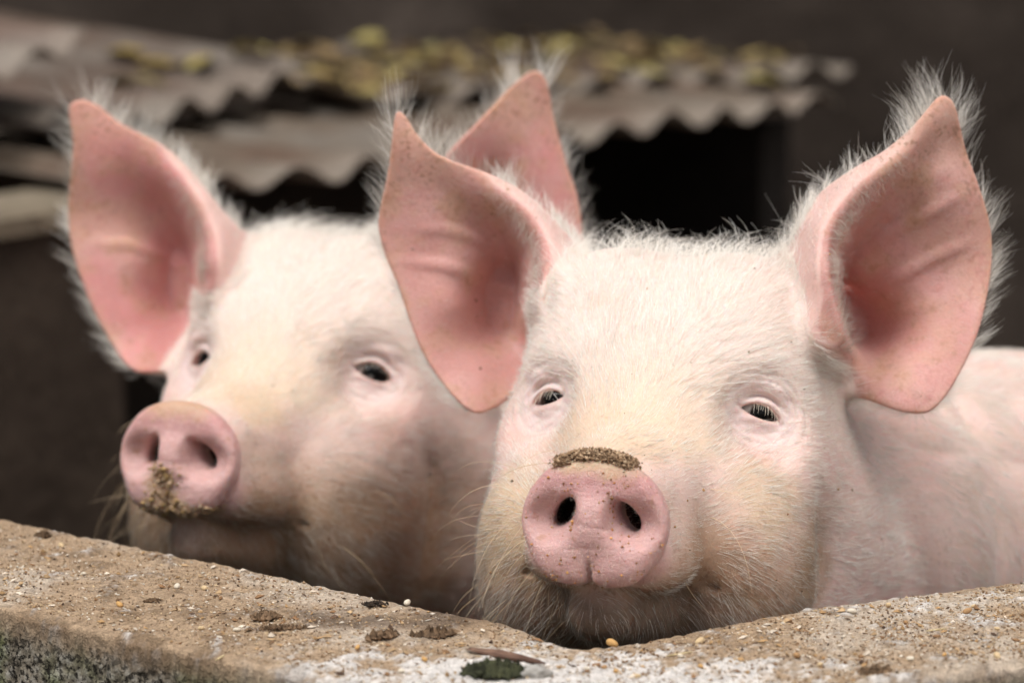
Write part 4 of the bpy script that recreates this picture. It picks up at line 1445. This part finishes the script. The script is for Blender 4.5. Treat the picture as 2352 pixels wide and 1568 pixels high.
    make_hair("whiskers", to_world(pg, st), 0.00011 * rng.uniform(0.7, 1.2, len(q)), M['whisker'], pg['root'], 0.25)


grow(PIG_R, 21)
grow(PIG_L, 33, 0.8)
print("hair", round(time.time() - T0, 1))

# ------------------------------------------------------------------ crumbs, grains and litter on the wall
def wall_point(i, j, jit):
    """interpolated point on the displaced wall top"""
    T = WALL_TOP[1]
    i0, j0 = np.floor(i).astype(int), np.floor(j).astype(int)
    fi, fj = (i - i0)[:, None], (j - j0)[:, None]
    return (T[i0, j0] * (1 - fi) + T[i0 + 1, j0] * fi) * (1 - fj) + (T[i0, j0 + 1] * (1 - fi) + T[i0 + 1, j0 + 1] * fi) * fj


def lump(rng, n=1):
    """irregular 8-faced to 20-faced lumps: unit vertices and faces of an octahedron split once"""
    o = np.array([[1, 0, 0], [-1, 0, 0], [0, 1, 0], [0, -1, 0], [0, 0, 1], [0, 0, -1]], float)
    f = np.array([[0, 2, 4], [2, 1, 4], [1, 3, 4], [3, 0, 4], [2, 0, 5], [1, 2, 5], [3, 1, 5], [0, 3, 5]])
    return o, f


def crumbs(name, n, smin_, smax_, pw, palette, rng, label, cat, clump=0.6):
    T = WALL_TOP[1]
    na_, nj = T.shape[:2]
    cand = 6 * n
    lo = 32
    i = rng.uniform(lo, na_ - lo - 2, cand)
    j = rng.uniform(0.5, nj - 2, cand)
    p = wall_point(i, j, 0)
    dn = sstep(-0.5, 0.6, fbm(p * 30, 3)) ** 1.3 * clump + (1 - clump)
    dn = dn * (1 - 0.6 * np.exp(-((p[:, 0] - 0.02) / 0.10) ** 2 - ((p[:, 1] + 0.208) / 0.035) ** 2))
    keep = rng.uniform(0, 1, cand) < dn
    p = p[keep][:n]
    n = len(p)
    o, f = lump(rng)
    r = smin_ + (smax_ - smin_) * rng.uniform(0, 1, n) ** pw
    sc = r[:, None] * rng.uniform(0.55, 1.35, (n, 3)) * np.array([1, 1, 0.62])
    vv = o[None] * sc[:, None] * (1 + 0.30 * rng.normal(size=(n, 6, 1)))
    ang_ = rng.uniform(0, 6.28, n)
    c_, s_ = np.cos(ang_)[:, None], np.sin(ang_)[:, None]
    X = vv[:, :, 0] * c_ - vv[:, :, 1] * s_
    Y = vv[:, :, 0] * s_ + vv[:, :, 1] * c_
    vv = np.stack([X, Y, vv[:, :, 2] + rng.normal(size=(n, 1)) * 0.25 * X], -1)
    P = vv + p[:, None] + np.array([0, 0, 1])[None, None] * (r * 0.35)[:, None, None]
    Fc = (f[None] + 6 * np.arange(n)[:, None, None]).reshape(-1, 3)
    pal = np.array([c for c, _ in palette])
    w = np.array([k for _, k in palette], float)
    cc = pal[rng.choice(len(pal), n, p=w / w.sum())] * rng.uniform(0.7, 1.2, (n, 1))
    ob = mesh_obj(name, P.reshape(-1, 3), Fc, M['crumb'], smooth=False, attrs={'tint': np.repeat(cc, 6, 0)})
    return tag(ob, label, cat, kind='stuff')


rng = np.random.default_rng(11)
crumbs("feed_meal", 20000, 0.00025, 0.0011, 2.2, [((0.36, 0.25, 0.15), 4), ((0.22, 0.13, 0.07), 3), ((0.50, 0.37, 0.23), 2), ((0.66, 0.58, 0.48), 2), ((0.09, 0.055, 0.035), 1)], rng,
       "fine tan and brown feed meal sprinkled over the wall top", "feed")
crumbs("feed_crumbs", 700, 0.0010, 0.0022, 2.4, [((0.40, 0.25, 0.12), 3), ((0.25, 0.14, 0.07), 3), ((0.50, 0.34, 0.19), 2), ((0.66, 0.56, 0.45), 2), ((0.10, 0.06, 0.04), 1)], rng,
       "coarser crumbs of feed and husk scattered over the wall top", "feed", 0.8)


def top_at(px, py):
    """point of the displaced wall top under a direction of view"""
    q = px_on_z(px, py, WZ)
    T = WALL_TOP[1].reshape(-1, 3)
    k = np.argmin(((T[:, :2] - q[:2]) ** 2).sum(1))
    return np.array([q[0], q[1], T[k, 2]])


def blob(name, p, size, tints, seed, label, cat, mat='crumb', group=None, sub=3, rough=0.35, rotz=0.0, parent=None, cluster=0):
    bm = bmesh.new()
    bmesh.ops.create_icosphere(bm, subdivisions=sub, radius=1)
    P = np.array([v.co[:] for v in bm.verts])
    Fc = np.array([[v.index for v in f.verts] for f in bm.faces])
    bm.free()
    P = P * (1 + rough * fbm(P * 1.6 + seed, 3)[:, None] + 0.12 * noise(P * 6 + seed)[:, None])
    P = P * np.array(size)
    if cluster:          # a heap of small crumbs instead of one smooth body
        rg = np.random.default_rng(int(seed * 10))
        o8, f8 = lump(rg)
        th, rad = rg.uniform(0, 6.28, cluster), np.sqrt(rg.uniform(0, 1, cluster))
        ctr = np.stack([rad * np.cos(th), rad * np.sin(th), (1 - rad) * rg.uniform(0, 1.3, cluster)], 1)
        ctr += 0.22 * rg.normal(size=ctr.shape) * np.array([1, 1, 0.4])
        rs = min(size[0], size[1] * 1.6) * rg.uniform(0.10, 0.34, cluster)
        ctr = ctr * np.array(size)
        vv = o8[None] * rs[:, None, None] * rg.uniform(0.5, 1.5, (cluster, 1, 3)) * (1 + 0.3 * rg.normal(size=(cluster, 6, 1)))
        P = (vv + ctr[:, None]).reshape(-1, 3)
        Fc = (f8[None] + 6 * np.arange(cluster)[:, None, None]).reshape(-1, 3)
    c_, s_ = math.cos(rotz), math.sin(rotz)
    P = np.stack([P[:, 0] * c_ - P[:, 1] * s_, P[:, 0] * s_ + P[:, 1] * c_, P[:, 2]], 1)
    n = fbm(P / max(size) * 3 + seed, 3)
    t = mixc(np.tile(np.array(tints[0]), (len(P), 1)), tints[1], sstep(-0.3, 0.4, n))
    if cluster:
        t = t * np.repeat(np.random.default_rng(3).uniform(0.6, 1.5, cluster), 6)[:, None]
    o = mesh_obj(name, P + p + np.array([0, 0, size[2] * 0.55]), Fc, M[mat], parent, smooth=not cluster, attrs={'tint': t})
    return tag(o, label, cat, group)


BR = ((0.08, 0.048, 0.026), (0.21, 0.135, 0.08))
for k, (px, py, sx, sy, sz, rz, lab) in enumerate([
        (350, 1377, .0042, .0020, .0017, .3, "short brown dung crumb alone on the far run of wall"),
        (612, 1418, .0060, .0045, .0036, .2, "rounded tan-brown lump above the dark damp crack"),
        (645, 1446, .0160, .0026, .0022, .1, "long dark brown strip of dung pressed on the wall"),
        (862, 1391, .0060, .0030, .0022, -.1, "black flake of dung near the inner edge"),
        (880, 1466, .0080, .0042, .0030, .5, "crumbly brown lump beside the white limewash"),
        (100, 1232, .0040, .0030, .0036, .0, "upright brown crumb near the far end of the wall"),
        (1000, 1460, .0100, .0050, .0028, .2, "flat brown clot at the edge of the white limewash"),
        (2010, 1545, .0070, .0045, .0030, .4, "brown clot at the broken outer edge"),
        ]):
    blob("dung_clump", top_at(px, py), (sx * .9, sy * .8, sz * .7), BR if k != 3 else ((0.02, 0.015, 0.012), (0.07, 0.045, 0.03)), k * 3.3 + 1, lab, "dung", rotz=rz, group="clumps of dung on the wall", cluster=150)
blob("moss_tuft", top_at(1135, 1552), (.0115, .0060, .0034), ((0.025, 0.027, 0.014), (0.065, 0.068, 0.033)), 8.8, "dark green moss tuft in the white patch at the wall's corner", "moss", cluster=420)
blob("stone_chip", top_at(1232, 1556), (.0070, .0045, .0036), ((0.30, 0.28, 0.25), (0.42, 0.40, 0.37)), 2.4, "grey stone chip next to the moss", "stone", rough=0.3)
blob("bark_splinter", top_at(1165, 1512), (.0210, .0030, .0020), ((0.10, 0.055, 0.04), (0.22, 0.13, 0.09)), 5.5, "long red-brown bark splinter slanting beside the moss", "splinter", rough=0.25, rotz=-.55)

# whole grains, each its own thing
gr_me = None
bm = bmesh.new()
bmesh.ops.create_icosphere(bm, subdivisions=2, radius=1)
for v in bm.verts:
    v.co.x *= 1.25 * (1 - 0.18 * v.co.x)
    v.co.z *= 0.7
    v.co.y *= 0.85
GR = []
for k, t in enumerate([(0.58, 0.34, 0.13), (0.62, 0.46, 0.27), (0.70, 0.62, 0.50), (0.42, 0.25, 0.12)]):
    me = bpy.data.meshes.new("feed_grain")
    bm.to_mesh(me)
    at_ = me.attributes.new("tint", 'FLOAT_COLOR', 'POINT')
    at_.data.foreach_set("color", np.tile(np.array([*t, 1], np.float32), (len(me.vertices), 1)).ravel())
    me.polygons.foreach_set("use_smooth", np.ones(len(me.polygons), bool))
    me.materials.append(M['crumb'])
    GR.append(me)
bm.free()
named = {(275, 1387): ("round orange grain beside the brown dung crumb", 0, .0022), (192, 1318): ("white grain on the far run of wall", 2, .0019), (1404, 1480): ("plump orange maize grain just under the pig's chin", 0, .0026),
         (1608, 1471): ("pale yellow grain to the side of the plump orange one", 1, .0024), (1830, 1512): ("amber grain lying low on the near run of wall", 3, .0022), (935, 1388): ("white flake of grain by the black dung", 2, .0020),
         (470, 1352): ("cream grain between the far grains", 1, .0019), (1958, 1415): ("white grain near the inner edge below the pig's neck", 2, .0021), (2220, 1415): ("single ochre grain under the pig's shoulder", 3, .0022)}
spots = [(k, v) for k, v in named.items()]
for _ in range(22):
    px = rng.uniform(1250, 2330) if rng.uniform() < .62 else rng.uniform(20, 1200)
    e_b = np.interp(px, [p[0] for p in back_px], [p[1] for p in back_px])
    e_f = np.interp(px, [0, 760, 2050, 2352], [1392, 1562, 1562, 1524])
    py = e_b + (e_f - e_b) * rng.uniform(.12, .92)
    spots.append(((px, py), ("small feed grain lying loose among the crumbs on the wall", int(rng.integers(0, 4)), rng.uniform(.0012, .0019))))
for (px, py), (lab, k, r) in spots:
    o = bpy.data.objects.new("feed_grain", GR[k])
    p = top_at(px, py)
    o.location = (p[0], p[1], p[2] + r * 0.6)
    o.rotation_euler = (rng.uniform(-.4, .4), rng.uniform(-.4, .4), rng.uniform(0, 6.28))
    o.scale = (r, r * rng.uniform(.8, 1.1), r * rng.uniform(.8, 1.1))
    COL.objects.link(o)
    tag(o, lab, "grain", "feed grains on the wall")
# straws
for k, ((px, py), rz, L, lab) in enumerate([((1560, 1498), .5, .016, "thin straw lying across the crumbs below the pig's cheek"), ((2150, 1452), .35, .012, "short pale straw below the pig's shoulder"), ((505, 1507), 1.2, .010, "short straw at the mossy outer edge")]):
    p = top_at(px, py)
    blob("straw", p, (L / 2, .0006, .0005), ((0.52, 0.40, 0.22), (0.62, 0.50, 0.30)), k * 2.2, lab, "straw", rough=0.15, rotz=rz, group="straws on the wall")

# ------------------------------------------------------------------ leaves on the sheets
def leaf_at_px(sh, px, py, size, k, label, group="yellow leaves on the corrugated sheets"):
    """nearest place on a sheet to a direction of view"""
    _, at, W_ = sh
    best = None
    for u in np.linspace(0.02, W_ - 0.02, 60):
        for v in np.linspace(0.0, 0.44, 30):
            p, _ = at(u, v)
            c = CMAT @ (p - CAM_LOC)
            e = (1176 + c[0] / c[1] / KPX - px) ** 2 + (784 - c[2] / c[1] / KPX - py) ** 2
            if best is None or e < best[0]:
                best = (e, u, v)
    return put_leaf(at, best[1], best[2], size, k, label, group)


for px, py, sz, k, lab in [(215, 112, .05, 2, "orange-brown leaf farthest up the leafy sheet"), (300, 135, .06, 0, "broad golden leaf on the leafy sheet"), (352, 148, .055, 0, "golden leaf overlapping its broad neighbour"),
                           (415, 150, .055, 2, "orange leaf in the middle of the leafy sheet"), (462, 170, .055, 1, "yellow-green leaf touching the orange one"), (565, 138, .06, 1, "large yellow-green leaf near the end of the leafy sheet"),
                           (270, 195, .055, 3, "pale greenish leaf at the wavy edge of the leafy sheet"), (345, 210, .04, 1, "small yellow leaf at the wavy edge of the leafy sheet"), (740, 165, .05, 3, "pale leaf at the corner of the leafy sheet"),
                           (640, 170, .045, 4, "tan leaf beside the corner of the leafy sheet")]:
    leaf_at_px(SH_B, px, py, sz, k, lab)
for px, py, sz, k, lab in [(1755, 205, .055, 1, "lone yellow leaf near the far end of the long sheet"), (1480, 185, .05, 1, "yellow leaf halfway along the long sheet"), (990, 120, .05, 3, "pale yellow leaf in the middle of the brown litter"),
                           (830, 100, .05, 1, "yellow leaf where the brown litter begins")]:
    leaf_at_px(SH_A if px > 1400 else SH_E, px, py, sz, k, lab)
# brown litter in one mass
rng = np.random.default_rng(5)
Pl, Fl_, Cl = [], [], []
for _ in range(420):
    u = rng.uniform(0.0, 1.0) ** 1.3 * SH_E[2] * 0.98
    v = 0.02 + 0.44 * rng.uniform(0, 1)
    p, up = SH_E[1](u, v)
    me = LEAVES[int(rng.integers(1, 6))]
    co = np.array([vv.co[:] for vv in me.vertices])
    q = Vector(up).to_track_quat('Z', 'Y').to_matrix() @ Matrix.Rotation(rng.uniform(0, 6.28), 3, 'Z') @ Matrix.Rotation(rng.uniform(-.5, .5), 3, 'X')
    sz = rng.uniform(.022, .045)
    o = len(Pl) * len(co)
    Pl.append((co * sz) @ np.array(q).T + p + up * sz * 0.12)
    Fl_.append([tuple(i + o for i in f.vertices) for f in me.polygons])
    Cl.append(np.tile(np.array([(0.20, 0.13, 0.05), (0.30, 0.22, 0.08), (0.12, 0.08, 0.04), (0.36, 0.29, 0.10)][int(rng.integers(0, 4))]), (len(co), 1)))
lit = mesh_obj("leaf_litter", np.concatenate(Pl), [f for g in Fl_ for f in g], M['leaf'], attrs={'tint': np.concatenate(Cl)})
tag(lit, "brown and olive leaf litter heaped on the sheet behind the long wavy one", "leaves", kind='stuff')

# ------------------------------------------------------------------ dirt stuck on the snouts
def snout_crust(pg, n, rng, region, size, pal, name, label, pile=0.0):
    V, N, Q, F = pg['V'], pg['N'], pg['Q'], pg['F']
    w = region(Q, N @ pg['R'])
    at = sample(pg, w, n, rng)
    p, nn = at(V), unit(at(N))
    o, f = lump(rng)
    r = size[0] + (size[1] - size[0]) * rng.uniform(0, 1, n) ** 2
    vv = o[None] * r[:, None, None] * rng.uniform(0.6, 1.4, (n, 1, 3)) * (1 + 0.3 * rng.normal(size=(n, 6, 1)))
    P = vv + (p + nn * (r * 0.3 + pile * rng.uniform(0, 1, n) ** 2)[:, None])[:, None]
    pal = np.array(pal)
    c = pal[rng.integers(0, len(pal), n)] * rng.uniform(0.75, 1.25, (n, 1))
    ob = mesh_obj(name, cw((P.reshape(-1, 3) * 0.01 + pg['sn']).astype(float)), (f[None] + 6 * np.arange(n)[:, None, None]).reshape(-1, 3), M['crumb'], pg['root'], smooth=False, attrs={'tint': np.repeat(c, 6, 0)})
    ob['kind'] = 'stuff'
    ob['label'] = label
    return ob


rng = np.random.default_rng(77)
MUD = [(0.42, 0.28, 0.17), (0.33, 0.21, 0.12), (0.52, 0.37, 0.24), (0.18, 0.11, 0.065)]


def top_rim(Q, NQ):
    x, y, z = Q.T
    e = np.sqrt((x / 3.78) ** 2 + (z / 3.32) ** 2)
    return sstep(0.90, 1.0, e + 0.06 * noise(Q * 1.3)) * (z > 2.1) * (y > 0.0) * (y < 2.0) * sstep(2.2, 1.5, np.abs(x + .15))


snout_crust(PIG_R, 7000, rng, top_rim, (0.02, 0.10), MUD, "mud_crust", "crumbly tan mud crust along the top rim of the snout", 0.36)
bits = lambda Q, NQ: (Q[:, 1] < 1.0) * (NQ[:, 1] < -0.2) * (0.15 + sstep(0.1, 0.5, noise(Q * 0.9 + 4))) * (np.abs(Q[:, 0]) < 3.7)
snout_crust(PIG_R, 230, rng, bits, (0.02, 0.085), [(0.42, 0.20, 0.08), (0.55, 0.30, 0.12), (0.30, 0.15, 0.07)], "snout_crumbs", "rust-brown crumbs sticking to the snout")
chin_l = lambda Q, NQ: (Q[:, 1] < 1.3) * (NQ[:, 1] < 0.1) * np.exp(-((Q[:, 0] + 0.3 + 0.3 * (Q[:, 2] + 1.6)) / 0.9) ** 2) * sstep(-0.2, -0.8, Q[:, 2]) * (0.1 + sstep(-0.1, 0.5, noise(Q * 1.1 + 2))) \
    + (Q[:, 1] < 1.3) * (NQ[:, 1] < 0.1) * 0.5 * sstep(-2.0, -2.6, Q[:, 2]) * (0.1 + sstep(0.0, 0.5, noise(Q * 1.1 + 9)))
snout_crust(PIG_L, 520, rng, chin_l, (0.04, 0.16), MUD[:3] + [(0.45, 0.30, 0.13)], "mud_crust", "tan mud and grains stuck below the nostrils")
body_bits = lambda Q, NQ: (NQ[:, 1] < 0.2) * (Q[:, 1] > 2) * (Q[:, 1] < 24) * (0.2 + sstep(0.0, 0.6, noise(Q * 0.35 + 5)))
for pg in (PIG_R, PIG_L):
    snout_crust(pg, 150, rng, body_bits, (0.03, 0.085), [(0.28, 0.16, 0.07), (0.16, 0.10, 0.05), (0.45, 0.26, 0.11)], "skin_crumbs", "small brown crumbs caught in the hair")
print("all", round(time.time() - T0, 1))
